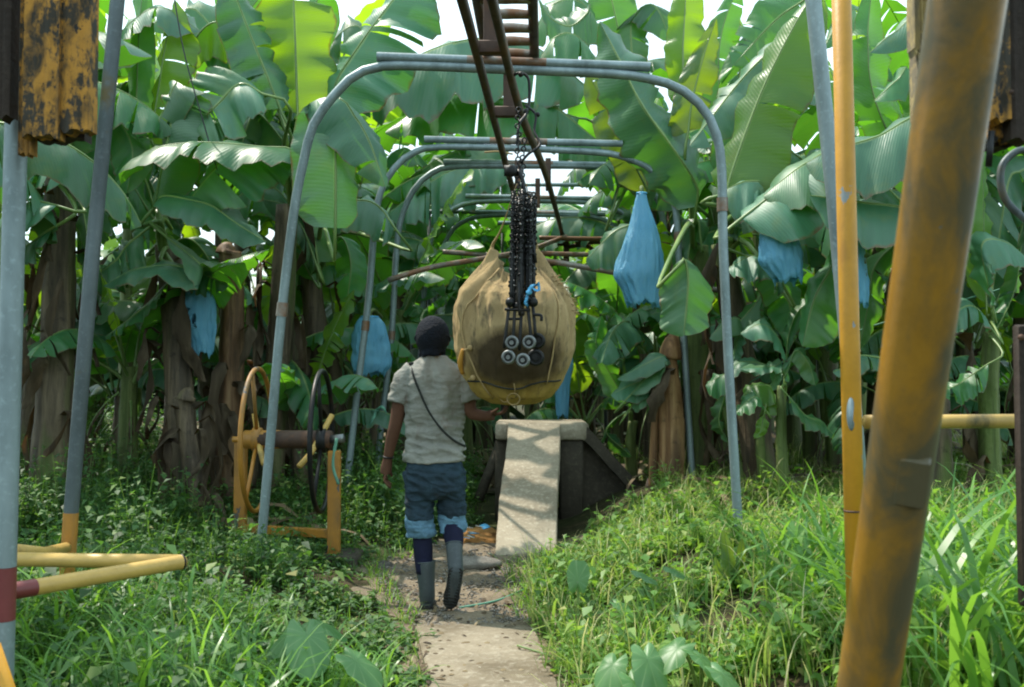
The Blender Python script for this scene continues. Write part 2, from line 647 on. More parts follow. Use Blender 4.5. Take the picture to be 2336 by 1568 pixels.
M_sunweed = blade_material('bank_weeds', [(0.0, (0.045, 0.12, 0.025)), (0.5, (0.10, 0.23, 0.04)), (0.9, (0.20, 0.34, 0.07)), (1.0, (0.34, 0.33, 0.12))], (0.36, 0.62, 0.04), .45, .5)  # lit version of the weed leaves, the bank's sun painted into the tone
M_litter = blade_material('leaf_litter', [(0.0, (0.035, 0.022, 0.012)), (0.5, (0.10, 0.065, 0.03)), (0.9, (0.2, 0.15, 0.08)), (1.0, (0.38, 0.34, 0.26))], (0.2, 0.1, 0.03), 0.1, 0.8)
M_far = blade_material('far_leaves', [(0.0, (0.025, 0.08, 0.035)), (0.4, (0.05, 0.125, 0.05)), (0.8, (0.085, 0.18, 0.06)), (1.0, (0.15, 0.25, 0.06))], (0.22, 0.42, 0.03), 0.35, 0.4)


def taro_material():
    k = NM('taro_leaf')
    uvs = k.n('ShaderNodeSeparateXYZ')
    k.t.links.new(k.tc.outputs['UV'], uvs.inputs[0])
    ang = k.math('ARCTAN2', k.math('SUBTRACT', uvs.outputs[0], 0.5), k.math('SUBTRACT', uvs.outputs[1], 0.3))
    vein = k.rng(k.math('SINE', k.math('MULTIPLY', ang, 11.0)), 0.9, 1.0)
    oi = k.n('ShaderNodeObjectInfo')
    n1 = k.noise(7, 4, 0.6)
    c = k.mix(oi.outputs['Random'], (0.075, 0.19, 0.055), (0.12, 0.25, 0.10))
    c = k.mix(k.rng(n1, 0.35, 0.7, 0, 0.5), c, (0.05, 0.14, 0.045))
    c = k.mix(k.math('MULTIPLY', vein, 0.6), c, (0.28, 0.40, 0.17))
    k.col(c).p(rough=0.42)
    k.bump(vein, 0.25, 0.006)
    k.translucent((0.26, 0.52, 0.05), 0.38)
    return k.m


M_taro = taro_material()


def bag_material():
    k = NM('blue_polythene')
    n1 = k.noise(5, 5, 0.6, stretch=(2.5, 2.5, 0.5))
    n2 = k.noise(55, 2, 0.5, stretch=(1, 1, 2.0))
    c = k.mix(k.rng(n1, 0.3, 0.7), (0.13, 0.42, 0.60), (0.26, 0.58, 0.73))
    k.col(c).p(rough=0.38, spec=0.45)
    n3 = k.noise(16, 4, 0.65, stretch=(2.2, 2.2, 0.4))
    k.bump(k.math('ADD', k.math('ADD', n1, n3), k.math('MULTIPLY', n2, 0.35)), 0.9, 0.02)
    k.translucent((0.16, 0.58, 0.82), 0.45)
    return k.m


M_bag = bag_material()


def burlap_material():
    k = NM('burlap')
    sx = k.n('ShaderNodeSeparateXYZ')
    k.t.links.new(k.tc.outputs['Object'], sx.inputs[0])
    wv = k.n('ShaderNodeTexWave', wave_type='BANDS', bands_direction='Z')
    wv.inputs['Scale'].default_value = 75
    wv.inputs['Distortion'].default_value = 1.2
    k.t.links.new(k.tc.outputs['Object'], wv.inputs['Vector'])
    wv2 = k.n('ShaderNodeTexWave', wave_type='BANDS', bands_direction='X')
    wv2.inputs['Scale'].default_value = 75
    wv2.inputs['Distortion'].default_value = 1.2
    k.t.links.new(k.tc.outputs['Object'], wv2.inputs['Vector'])
    weave = k.math('MULTIPLY', wv.outputs['Fac'], wv2.outputs['Fac'])
    n1 = k.noise(3.2, 6, 0.65)
    n2 = k.noise(9, 5, 0.7, stretch=(2.6, 2.6, 0.55))
    c = k.mix(k.rng(n1, 0.3, 0.7), (0.56, 0.405, 0.205), (0.40, 0.275, 0.13))
    c = k.mix(k.math('MULTIPLY', weave, 0.25), c, (0.55, 0.42, 0.24))
    # yellow, sap-stained base
    c = k.mix(k.rng(k.math('ADD', sx.outputs[2], k.math('MULTIPLY', n1, 0.10)), 0.17, 0.30, 0.8, 0), c, (0.36, 0.235, 0.035))
    # grey mould blotches
    c = k.mix(k.rng(n2, 0.54, 0.68, 0, 0.8), c, (0.095, 0.08, 0.055))
    n5 = k.noise(22, 5, 0.7, stretch=(1.6, 1.6, 0.5))
    c = k.mix(k.rng(n5, 0.5, 0.78, 0, 0.4), c, (0.19, 0.125, 0.055))
    # big near-black brown patch, low in the middle of the front
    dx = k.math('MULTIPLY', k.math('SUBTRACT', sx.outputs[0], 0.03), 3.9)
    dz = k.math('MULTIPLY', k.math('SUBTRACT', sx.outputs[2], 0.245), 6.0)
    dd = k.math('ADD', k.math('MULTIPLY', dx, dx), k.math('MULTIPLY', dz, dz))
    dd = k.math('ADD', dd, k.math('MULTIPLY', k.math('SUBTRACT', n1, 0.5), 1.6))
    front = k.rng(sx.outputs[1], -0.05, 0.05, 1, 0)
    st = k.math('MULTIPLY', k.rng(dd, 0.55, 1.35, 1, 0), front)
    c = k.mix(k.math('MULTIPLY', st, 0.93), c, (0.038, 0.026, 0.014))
    k.col(c).p(rough=0.9, spec=0.15)
    k.bump(k.math('ADD', k.math('MULTIPLY', weave, .6), k.math('ADD', k.math('MULTIPLY', n1, 0.8), k.math('MULTIPLY', n2, 2.0))), 0.8, 0.012)
    return k.m


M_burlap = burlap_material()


def cloth(name, a, b, stain=None, scale=5, bumpn=14, bs=0.35):
    k = NM(name)
    n1 = k.noise(scale, 5, 0.6)
    n2 = k.noise(bumpn, 4, 0.6, stretch=(1, 1, 1.8))
    c = k.mix(k.rng(n1, 0.3, 0.7), a, b)
    if stain:
        n3 = k.noise(scale * 1.3, 4, 0.65, stretch=(1.5, 1.5, 0.8), dist=0.3)
        c = k.mix(k.rng(n3, 0.58, 0.75, 0, 0.75), c, stain)
    k.col(c).p(rough=0.85, spec=0.2)
    k.bump(k.math('ADD', n1, n2), bs, 0.02)
    return k.m


M_shirt = cloth('grey_tshirt', (0.27, 0.265, 0.235), (0.17, 0.168, 0.148), (0.13, 0.075, 0.05), 5, 22, 0.55)
M_denim = cloth('dark_denim', (0.028, 0.056, 0.080), (0.014, 0.022, 0.030), (0.018, 0.016, 0.013), 5, 18, 0.7)
M_hem = cloth('faded_denim_inside', (0.13, 0.25, 0.34), (0.05, 0.10, 0.145), None, 9, 20, 0.6)
M_sock = cloth('navy_sock', (0.012, 0.014, 0.040), (0.008, 0.009, 0.024))
M_cap = cloth('navy_cap', (0.008, 0.011, 0.019), (0.004, 0.006, 0.010), None, 9, 60, .8)
M_skin = cloth('skin', (0.105, 0.050, 0.030), (0.07, 0.032, 0.019), None, 8, 40, 0.1)
M_boot = metal('black_rubber_boot', (0.062, 0.076, 0.082), (0.034, 0.042, 0.046), (0.075, 0.068, 0.055), 0.05, 0.0, 0.5)
M_sole = metal('boot_sole', (0.022, 0.020, 0.018), (0.014, 0.013, 0.012), (0.06, 0.048, 0.035), 0.02, 0.0, 0.7)
M_strap = cloth('dark_strap', (0.03, 0.033, 0.03), (0.02, 0.022, 0.02))


def plain(name, col, rough=0.6):
    k = NM(name)
    n = k.noise(20, 3)
    k.col(k.mix(k.rng(n, 0.3, 0.7), col, tuple(c * 0.7 for c in col))).p(rough=rough)
    return k.m


M_eye = plain('eye_white', (0.6, 0.58, 0.54), 0.3)
M_rope = plain('fibre_rope', (0.36, 0.25, 0.11), 0.9)
M_rope_or = plain('orange_rope', (0.50, 0.24, 0.03), 0.8)
M_twine = plain('green_twine', (0.12, 0.32, 0.22), 0.6)
M_ribbon = plain('blue_ribbon', (0.10, 0.42, 0.72), 0.4)
M_wire = plain('black_wire', (0.012, 0.012, 0.012), 0.5)
M_white = plain('pale_litter', (0.5, 0.5, 0.46), 0.7)
M_wood_dk = stone('dark_wet_wood', (0.034, 0.024, 0.018), (0.018, 0.013, 0.010), (0.055, 0.04, 0.03), 8, 0.75)

# ================================================================== SETTING
def grid_lines(a, b, fa, fb, step):
    fine = list(np.arange(fa, fb + 1e-6, step))
    lo, hi, d, x = [], [], step, fa
    while x > a:
        d *= 1.5
        x -= d
        lo.append(max(a, x))
    d, x = step, fb
    while x < b:
        d *= 1.5
        x += d
        hi.append(min(b, x))
    return np.array(lo[::-1] + fine + hi)


gxs = grid_lines(-400, 400, -8, 8, 0.14)
gys = grid_lines(-60, 700, 1, 18, 0.14)
GX, GY = np.meshgrid(gxs, gys)
GZ = gz(GX, GY)
nx, ny = len(gxs), len(gys)
idx = np.arange(nx * ny).reshape(ny, nx)
Qg = np.stack([idx[:-1, :-1], idx[:-1, 1:], idx[1:, 1:], idx[1:, :-1]], -1).reshape(-1, 4)
kind(mesh_np('ground', np.stack([GX, GY, GZ], -1).reshape(-1, 3), Qg, M_ground, smooth=True), 'structure')


def ledge(y):
    """left edge of the walked path"""
    return np.interp(y, [2.0, 4.3, 5.5, 6.2, 7.0, 7.6, 9.0], [-0.34, -0.37, -0.56, -0.80, -0.98, -0.75, -0.30])


def redge(y):
    return np.interp(y, [2.0, 4.3, 5.5, 6.4, 7.2, 7.6, 9.0], [0.24, 0.22, 0.12, 0.06, 0.02, 0.40, 0.50])


# dirt sheet lying 4 mm and more over the ground, with a wavering outline
ys = np.arange(1.5, 8.3, 0.06)
V, Q = [], []
NC = 14
for i, y in enumerate(ys):
    a = ledge(y) - 0.12 + 0.06 * math.sin(7 * y) + 0.04 * math.sin(17 * y + 1)
    b = redge(y) + 0.14 + 0.05 * math.sin(9 * y + 2) + 0.03 * math.sin(21 * y)
    for j in range(NC + 1):
        x = a + (b - a) * j / NC
        hump = 0.016 * math.sin(11 * x + 3 * y) * math.sin(8 * y - 4 * x) + 0.010 * math.sin(31 * x) * math.sin(27 * y)
        e = min(j, NC - j) / 3.0
        V.append((x, y, g(x, y) + 0.004 + min(1, e) * (0.022 + hump * (1 if y > 5.3 else 0.2))))
for i in range(len(ys) - 1):
    for j in range(NC):
        k0 = i * (NC + 1) + j
        Q.append((k0, k0 + 1, k0 + NC + 2, k0 + NC + 1))
kind(mesh_np('dirt_path', V, Q, M_dirt, smooth=True), 'structure')

# concrete slab path: a real strip with thickness and a slightly broken far end
mb = MB()
rings = []
for i, y in enumerate(np.linspace(1.2, 5.55, 30)):
    a, b = ledge(y) + 0.02, redge(y) - 0.02
    z = 0.048 + 0.004 * math.sin(3 * y)
    if y > 5.2:
        z -= (y - 5.2) * 0.09
    rings.append([Vector((a, y, -0.05)), Vector((a, y, z - 0.012)), Vector((a + 0.012, y, z)),
                  Vector((a * .5 + b * .5, y, z + .004)), Vector((b - 0.012, y, z)), Vector((b, y, z - 0.012)), Vector((b, y, -0.05))])
mb.loft(rings)
kind(sharp(mb.build('concrete_path', M_path)), 'structure')

# gravel scattered over the dirt: beyond counting
r2 = np.random.default_rng(3)


def scatter_stones(name, pts, smin, smax, mat):
    octv = np.array([(1, 0, 0), (-1, 0, 0), (0, 1, 0), (0, -1, 0), (0, 0, 1), (0, 0, -1)], float)
    octf = np.array([(0, 2, 4), (2, 1, 4), (1, 3, 4), (3, 0, 4), (2, 0, 5), (1, 2, 5), (3, 1, 5), (0, 3, 5)])
    n = len(pts)
    sc = r2.uniform(smin, smax, (n, 1, 1)) * r2.uniform(0.6, 1.3, (n, 1, 3)) * np.array([1, 1, .6])
    a = r2.uniform(0, 6.28, n)
    v = octv[None] * sc * r2.uniform(.7, 1.2, (n, 6, 1))
    x = v[..., 0] * np.cos(a)[:, None] - v[..., 1] * np.sin(a)[:, None]
    y = v[..., 0] * np.sin(a)[:, None] + v[..., 1] * np.cos(a)[:, None]
    v = np.stack([x, y, v[..., 2]], -1) + pts[:, None, :]
    f = octf[None] + (np.arange(n) * 6)[:, None, None]
    return mesh_np(name, v.reshape(-1, 3), f.reshape(-1, 3), mat)


n = 2600
yy = r2.uniform(5.35, 8.0, n)
t = r2.uniform(0, 1, n)
xx = ledge(yy) + (redge(yy) - ledge(yy)) * t
o = scatter_stones('gravel', np.stack([xx, yy, gz(xx, yy) + 0.03], -1), 0.004, 0.016, M_pebble)
tag(kind(o, 'stuff'), 'loose grey gravel scattered over the dirt behind the boots', 'gravel')


def rock(px, py, Y, r, label, seed, mat=M_rock):
    q = random.Random(seed)
    b = MB()
    b.ball((0, 0, 0), r, 14, 9)
    ph = [q.uniform(0, 6) for _ in range(6)]
    c = P(px, py, Y)
    vs = []
    for v in b.v:
        d = v.normalized()
        k_ = 1 + 0.16 * math.sin(4 * d.x + ph[0]) * math.sin(5 * d.y + ph[1]) + 0.1 * math.sin(9 * d.z + ph[2] + 6 * d.x)
        vs.append(Vector((v.x * k_, v.y * k_, v.z * k_)) + c)
    b.v = vs
    return tag(b.build('rock', mat), label, 'rock')


rock(868, 1296, 6.95, (0.085, 0.07, 0.045), 'dark flat rock at the left edge of the dirt path beside the boots', 1)
rock(848, 1318, 6.75, (0.05, 0.04, 0.022), 'small pale rock just below the dark rock by the path', 2, M_pebble)
rock(1085, 1287, 7.0, (0.17, 0.10, 0.05), 'broad low grey rock at the foot of the concrete ramp', 3, M_pebble)
rock(800, 1262, 7.3, (0.06, 0.05, 0.035), 'knobbly stone between the reel footing and the path', 4)

# ================================================================== FOOTBRIDGE
fb = thing('concrete_footbridge', P(1200, 1260, 7.55), 'pale concrete footbridge with a narrow ramp rising from the dirt path', 'footbridge')


def slab(name, TL, TR, BR, BL, th, mat, parent, n=10):
    """sloping slab: top face given by its corners, real thickness, chamfered edge and small wobble"""
    mb = MB()
    rings = []
    for i in range(n + 1):
        t_ = i / n
        a = BL.lerp(TL, t_)
        b = BR.lerp(TR, t_)
        wv = 0.006 * math.sin(9 * t_ + 1) + 0.003 * math.sin(31 * t_)
        a = a + Vector((wv, 0, 0.003 * math.sin(21 * t_)))
        b = b + Vector((wv * .6, 0, 0.003 * math.sin(17 * t_)))
        d = (b - a).normalized() * 0.012
        dn = Vector((0, 0, th))
        rings.append([a - dn, a - Vector((0, 0, .012)), a + d, b - d, b - Vector((0, 0, .012)), b - dn])
    mb.loft(rings)
    return sharp(mb.build(name, mat, parent), 50)


RBL, RBR = P(1126, 1268, 7.5), P(1268, 1258, 7.5)
RTL, RTR = P(1160, 963, 9.25), P(1279, 966, 9.25)
slab('ramp', RTL, RTR, RBR, RBL, 0.13, M_conc, fb, 16)
dz = RTL.z
mb = MB()
# deck: rounded-corner platform across the top
xl, xr, y0, y1 = P(1130, 963, 9.27).x, P(1345, 966, 9.27).x, 9.262, 9.95
rings = []
for zz, ins in ((dz - .17, .02), (dz - .15, 0), (dz - .03, 0), (dz - .004, .03)):
    rings.append([Vector((x, y, zz)) for x, y in
                  ((xl + ins, y0 + ins), (xr - .10, y0 + ins), (xr - .03 - ins * .5, y0 + .03 + ins * .5), (xr - ins, y0 + .1), (xr - ins, y1), (xl + ins, y1))])
mb.loft(rings)
sharp(mb.build('deck', M_conc, fb), 50)
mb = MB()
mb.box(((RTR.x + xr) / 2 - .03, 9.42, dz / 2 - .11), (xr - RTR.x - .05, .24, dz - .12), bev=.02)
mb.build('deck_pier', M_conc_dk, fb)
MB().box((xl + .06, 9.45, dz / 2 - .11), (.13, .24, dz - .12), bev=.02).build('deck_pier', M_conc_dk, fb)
# wall carrying the ramp
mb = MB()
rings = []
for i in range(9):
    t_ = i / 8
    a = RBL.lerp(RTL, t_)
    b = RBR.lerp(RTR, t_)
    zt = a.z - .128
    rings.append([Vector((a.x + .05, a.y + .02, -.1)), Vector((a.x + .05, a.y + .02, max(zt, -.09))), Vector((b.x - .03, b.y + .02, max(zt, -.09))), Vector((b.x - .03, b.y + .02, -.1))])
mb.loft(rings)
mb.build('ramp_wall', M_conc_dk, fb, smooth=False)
# second ramp going down to the right, its side beam and the dark back wall
A0, A1 = P(1330, 975, 9.32), P(1470, 1118, 9.6)
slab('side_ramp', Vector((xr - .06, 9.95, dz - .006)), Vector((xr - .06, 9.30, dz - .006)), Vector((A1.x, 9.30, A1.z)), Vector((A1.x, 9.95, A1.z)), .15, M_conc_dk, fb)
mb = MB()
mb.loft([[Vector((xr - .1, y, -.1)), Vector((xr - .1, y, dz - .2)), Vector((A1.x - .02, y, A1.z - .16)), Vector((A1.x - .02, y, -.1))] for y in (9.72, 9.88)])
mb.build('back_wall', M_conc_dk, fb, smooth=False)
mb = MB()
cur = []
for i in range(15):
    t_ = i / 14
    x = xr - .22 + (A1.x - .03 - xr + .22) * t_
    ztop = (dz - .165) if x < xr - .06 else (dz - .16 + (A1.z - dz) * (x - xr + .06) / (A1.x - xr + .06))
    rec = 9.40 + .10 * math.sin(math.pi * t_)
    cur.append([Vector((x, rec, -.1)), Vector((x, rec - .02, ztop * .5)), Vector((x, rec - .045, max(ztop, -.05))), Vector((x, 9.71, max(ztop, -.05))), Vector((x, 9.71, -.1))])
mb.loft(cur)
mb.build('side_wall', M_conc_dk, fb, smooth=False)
# leaning prop on the far left
mb = MB()
mb.tube([P(1092, 1140, 9.4), P(1152, 985, 9.5)], .05, 10)
mb.build('leaning_prop', M_conc_dk, fb)

mul = MB()
mul.ball((0, 0, 0), (0.24, 0.26, 0.085), 48, 26)
c = P(1094, 1176, 8.3)
q = random.Random(5)
mul.v = [v * (1 + .35 * noise.noise(v * 7) + .16 * noise.noise(v * 22) + .10 * noise.noise(v * 60)) + Vector((c.x, c.y, g(c.x, c.y) + .01)) for v in mul.v]
tag(mul.build('sawdust_heap', M_mulch), 'low orange sawdust heap on the grass left of the ramp', 'sawdust')

lit = MB()
q = random.Random(11)
for i in range(9):
    c = P(1068 + q.uniform(-28, 50), 1212 + q.uniform(-12, 14), 8.0)
    a = q.uniform(0, 3)
    u = Vector((math.cos(a), math.sin(a), q.uniform(-.2, .2))) * q.uniform(.02, .05)
    w_ = Vector((-math.sin(a), math.cos(a), q.uniform(.1, .4))) * q.uniform(.02, .04)
    lit.add([c - u - w_, c + u - w_, c + u * .7 + w_, c - u + w_, c - u - w_ - Vector((0, 0, .006)), c + u - w_ - Vector((0, 0, .006)), c + u * .7 + w_ - Vector((0, 0, .006)), c - u + w_ - Vector((0, 0, .006))],
            [(0, 1, 2, 3), (7, 6, 5, 4), (0, 4, 5, 1), (1, 5, 6, 2), (2, 6, 7, 3), (3, 7, 4, 0)], i % 2)
tag(kind(lit.build('litter_scraps', [M_white, M_ribbon]), 'stuff'), 'pale and blue scraps of litter below the sawdust heap', 'litter')

# ================================================================== CABLEWAY
def pxs(pts, Y):
    return [P(x, y, Y) for x, y in pts]


def arch(Y, path, bar, label, r=0.031, blob=40, legs_to_ground=True):
    pts = pxs(path, Y)
    a = thing('support_arch', (pts[0].x, Y, g(pts[0].x, Y)), label, 'arch', 'grey tube arches over the cableway')
    if legs_to_ground:
        for k_, nb in ((0, 1), (-1, -2)):
            e = pts[k_]
            z = g(e.x, Y) - 0.06
            if e.z > z:
                d = pts[k_] - pts[nb]
                pts[k_] = e + d * ((z - e.z) / d.z)
    mb = MB().tube(pts, r, 12, smooth=70)
    mb.build('arch_tube', M_galv, a)
    cp_ = catmull(pts, 70)
    for i_ in (14, 52):
        d_ = (cp_[i_ + 1] - cp_[i_]).normalized()
        sharp(MB().tube([cp_[i_] - d_ * .045, cp_[i_] + d_ * .045], r * 1.18, 14).build('coupling', M_galv_rust, a), 50)
    if bar:
        b0, b1 = pxs(bar, Y)
        m2 = MB()
        # the top bar: clean steel at its ends, rust-blotched in the middle
        m2.tube([b0, b0.lerp(b1, .33)], r * 1.02, 12)
        m2.tube([b0.lerp(b1, .62), b1], r * 1.02, 12)
        m2.tube([b0.lerp(b1, .3301), b0.lerp(b1, .6199)], r * 1.02, 12, mi=1)
        # open tube mouths
        for e, d in ((b0, b0 - b1), (b1, b1 - b0)):
            m2.tube([e + d.normalized() * .0005, e + d.normalized() * .001], r * .78, 12, mi=2)
        sharp(m2.build('top_bar', [M_galv, M_galv_rust, M_black], a), 60)
    return a


arch(6.46, [(590, 1305), (612, 1060), (640, 740), (668, 500), (690, 380), (715, 285), (765, 215), (810, 172), (868, 152), (960, 151), (1130, 158), (1380, 168),
            (1470, 178), (1545, 200), (1600, 243), (1632, 300), (1646, 380), (1650, 560), (1664, 860), (1685, 1215)], [(860, 130), (1483, 153)],
     'nearest whole grey tube arch framing the person and the sack')
arch(9.0, [(788, 1140), (812, 920), (840, 690), (856, 500), (872, 430), (905, 378), (945, 348), (1000, 336), (1180, 339), (1350, 347), (1410, 355), (1470, 377), (1515, 415), (1540, 470), (1552, 640), (1580, 1115)],
     [(968, 318), (1420, 328)], 'second grey tube arch, just behind the nearest one above the sack')
arch(10.0, [(852, 1160), (872, 950), (892, 785), (904, 580), (915, 500), (945, 432), (990, 392), (1040, 380), (1180, 379), (1340, 380), (1415, 387), (1455, 405), (1490, 440), (1512, 500), (1528, 700), (1545, 1085)],
     [(1012, 370), (1414, 377)], 'third grey tube arch with its top bar just under the second arch')
arch(12.0, [(945, 1080), (958, 830), (970, 640), (985, 540), (1015, 492), (1060, 466), (1130, 459), (1200, 459), (1330, 462), (1390, 472), (1425, 495), (1450, 560), (1465, 800), (1480, 1050)],
     [(1062, 448), (1398, 455)], 'fourth grey tube arch, its bar level with the tip of the big blue bag')
arch(13.0, [(975, 1070), (985, 800), (995, 650), (1008, 575), (1035, 522), (1080, 497), (1140, 491), (1200, 491), (1320, 492), (1370, 500), (1405, 520), (1425, 590), (1440, 800), (1450, 1040)],
     [(1071, 484), (1381, 489)], 'farthest grey tube arch, lowest in the picture over the sack')
a0 = thing('support_arch', P(150, 1485, 4.45), 'leaning grey tube frame nearest the lens, its left leg orange at the bottom', 'arch', 'grey tube arches over the cableway')
Lp = [P(138, 1490, 4.45), P(162, 1170, 4.45)]
mb = MB()
mb.tube([Lp[0] + Vector((0, 0, -.2)), Lp[1]], .033, 14, mi=1)
mb.tube([Lp[1] + Vector((0, 0, .0005)), P(213, 560, 4.45), P(270, -20, 4.45), P(330, -420, 4.45)], .0325, 14, mi=0)
sharp(mb.build('left_leg', [M_galv_dk, M_yel_post], a0), 60)
mb = MB().tube([P(1990, 1500, 4.15), P(1945, 900, 4.15), P(1903, 450, 4.15), P(1853, -20, 4.15), P(1810, -420, 4.15)], .033, 14)
mb.build('right_leg', M_galv, a0)
mb = MB().tube([P(320, -380, 4.45), P(1068, -380, 4.3), P(1815, -380, 4.15)], .033, 12)
mb.build('top_bar', M_galv, a0)

# long level cross tubes of the crossing line farther back
for i, (x0_, x1_, y_, Y_, lab) in enumerate([
        (950, 1440, 483, 13.6, 'long level grey tube crossing behind the fourth arch'),
        (912, 1400, 508, 14.2, 'lowest long level grey tube behind the farthest arch'),
        (1130, 1400, 421, 14.8, 'thin level grey tube high up against the white sky gap')]):
    p0, p1 = P(x0_, y_, Y_), P(x1_, y_ + 2, Y_)
    fr = thing('cross_frame', (p0.x, Y_, g(p0.x, Y_)), lab, 'frame', 'level tube frames of the crossing line')
    MB().tube([p0, p1], .03, 10).build('cross_tube', M_galv, fr)
    for e in (p0.lerp(p1, .06), p0.lerp(p1, .96)):
        MB().tube([Vector((e.x, e.y, g(e.x, e.y) - .05)), e - Vector((0, 0, .031))], .026, 8).build('post', M_galv_dk, fr)

# rails
def rail_profile(mb, pts, w=.040, h=.072):
    """flat rolled bar on edge with a rounded running tube at its foot"""
    pts = catmull(pts, 26)
    rings = []
    for i, p in enumerate(pts):
        t = (pts[min(len(pts) - 1, i + 1)] - pts[max(0, i - 1)]).normalized()
        s_ = t.cross(Vector((0, 0, 1))).normalized()
        u = s_.cross(t)
        rings.append([p + s_ * (x * w) + u * (z * h) for x, z in ((-.5, -.35), (-.3, -.5), (.3, -.5), (.5, -.35), (.5, .3), (.25, .5), (-.25, .5), (-.5, .3))])
    mb.loft(rings)


RZ = CAMH + 1.75
rail = thing('overhead_rail', (-.05, 5.2, RZ), 'two rusty overhead rails forking above the sack', 'rail')
mb = MB()
rail_profile(mb, [(-.36, 2.6, RZ), (-.235, 4.4, RZ), (-.14, 6.2, RZ), (-.046, 8.03, RZ), (.04, 9.7, RZ), (.10, 11.5, RZ), (.13, 14, RZ)])
mb.build('left_rail', M_rust, rail)
mb = MB()
rail_profile(mb, [(-.24, 2.6, RZ), (-.098, 4.4, RZ), (.055, 6.4, RZ), (.25, 8.03, RZ), (.44, 10.0, RZ), (.62, 12.05, RZ)])
mb.build('right_rail', M_rust, rail)
HB = 2.1 + CAMH
for (y_, xa, xb, hx) in ((5.2, -.195, -.045, -.115), (6.46, -.13, .055, -.02)):
    br = MB()
    br.box(((xa + xb) / 2, y_, RZ + .012), (xb - xa + .03, .05, .07), bev=.006)
    br.box((hx, y_ + .012, RZ + .20), (.075, .02, .36), bev=.004)
    sharp(br.build('hanger_bracket', M_rust, rail))
for c_, s_ in (((.33, 9.0, RZ + .13), (.05, .03, .30)), ((.26, 10.0, RZ + .15), (.05, .03, .30)), ((.05, 9.0, RZ + .13), (.05, .03, .26))):
    sharp(MB().box(c_, s_, bev=.004).build('hanger_strap', M_rust, rail))
jt = MB()
e = Vector((.62, 12.05, RZ))
jt.box(e + Vector((0, 0, -.02)), (.14, .16, .16), bev=.012)
jt.box(e + Vector((.04, 0, -.20)), (.07, .1, .26), bev=.01)
jt.tube([e + Vector((.03, -.02, -.28)), e + Vector((-.02, -.3, -.33)), e + Vector((-.36, -.5, -.46))], .026, 8, smooth=10)
jt.tube([e + Vector((.05, 0, -.12)), e + Vector((.3, .05, -.10)), e + Vector((.55, .1, -.34))], .028, 8, smooth=10)
jt.box(e + Vector((.32, .0, -.04)), (.34, .07, .09), bev=.01)
jt.build('switch_joint', M_rust, rail)

lad = thing('ladder', (0, 6.0, HB + .06), 'rusty brown ladder lying flat on top of the nearest arch', 'ladder')
mb = MB()
for xs in (-.155, .16):
    q0 = Vector((xs - .01, 6.55, HB + .055))
    q1 = Vector((xs - .10, 3.9, HB + .075))
    d = (q1 - q0)
    mb.tube([q0, q1], .024, 8, squash=1.3)
mb.build('side_rails', M_rust, lad)
for k_ in range(11):
    y_ = 6.5 - k_ * .235
    off = -.01 - (6.55 - y_) * .034
    MB().tube([Vector((-.14 + off, y_, HB + .06)), Vector((.02 + off, y_, HB + .066)), Vector((.15 + off, y_, HB + .06))], [.026, .033, .026], 10, smooth=8).build('rung', M_galv_rust, lad)

# low curved switch tracks behind the sack
def track(pts, label, r=.026):
    o_ = MB().tube(pts, r, 10, smooth=24).build('switch_track', M_galv_rust)
    return tag(o_, label, 'track', 'low switch tracks behind the sack')


tr = track([P(885, 640, 9.4), P(985, 610, 9.5), P(1080, 594, 9.7), P(1200, 572, 10.2), P(1290, 540, 11.6)], 'curved rusty track bar passing behind the left peak of the sack')
track([P(1010, 575, 10.3), P(1090, 580, 10.3), P(1175, 586, 10.3)], 'short straight rusty track bar left of the hanger column')
track([P(1236, 594, 9.3), P(1300, 604, 9.3), P(1410, 624, 9.2), P(1560, 652, 9.1), P(1690, 668, 9.0)], 'rusty track bar running from the sack to behind the big blue bag')
track([P(1225, 578, 10.6), P(1320, 581, 10.6), P(1400, 582, 10.6)], 'short level rusty track bar right of the hanger column')
track([P(1230, 543, 11.4), P(1330, 545, 11.4), P(1390, 545, 11.4)], 'thin rusty track bar under the switch joint')

# ================================================================== POLES NEAR THE LENS
fp = thing('steel_post', P(5, 1568, 2.95), 'thick pale grey steel post with a maroon band at the left edge', 'post')
c0, c1 = P(46, -60, 2.95), P(3, 1600, 2.95)
ax = (c1 - c0)
tA, tB = (1300 + 60) / 1660, (1420 + 60) / 1660
ext = c1 + ax * .18
mb = MB()
mb.tube([c0 - ax * .5, c0.lerp(c1, .25), c0.lerp(c1, tA)], .0325, 20)
mb.tube([c0.lerp(c1, tA + .0004), c0.lerp(c1, tB - .0004)], .033, 20, mi=1)
mb.tube([c0.lerp(c1, tB), ext], .0325, 20)
sharp(mb.build('tube', [M_galv, M_maroon], fp), 60)
mb = MB()
mb.tube([P(8, 1400, 2.98), P(-20, 1350, 2.98)], .031, 14)
mb.build('maroon_socket', M_maroon, fp)

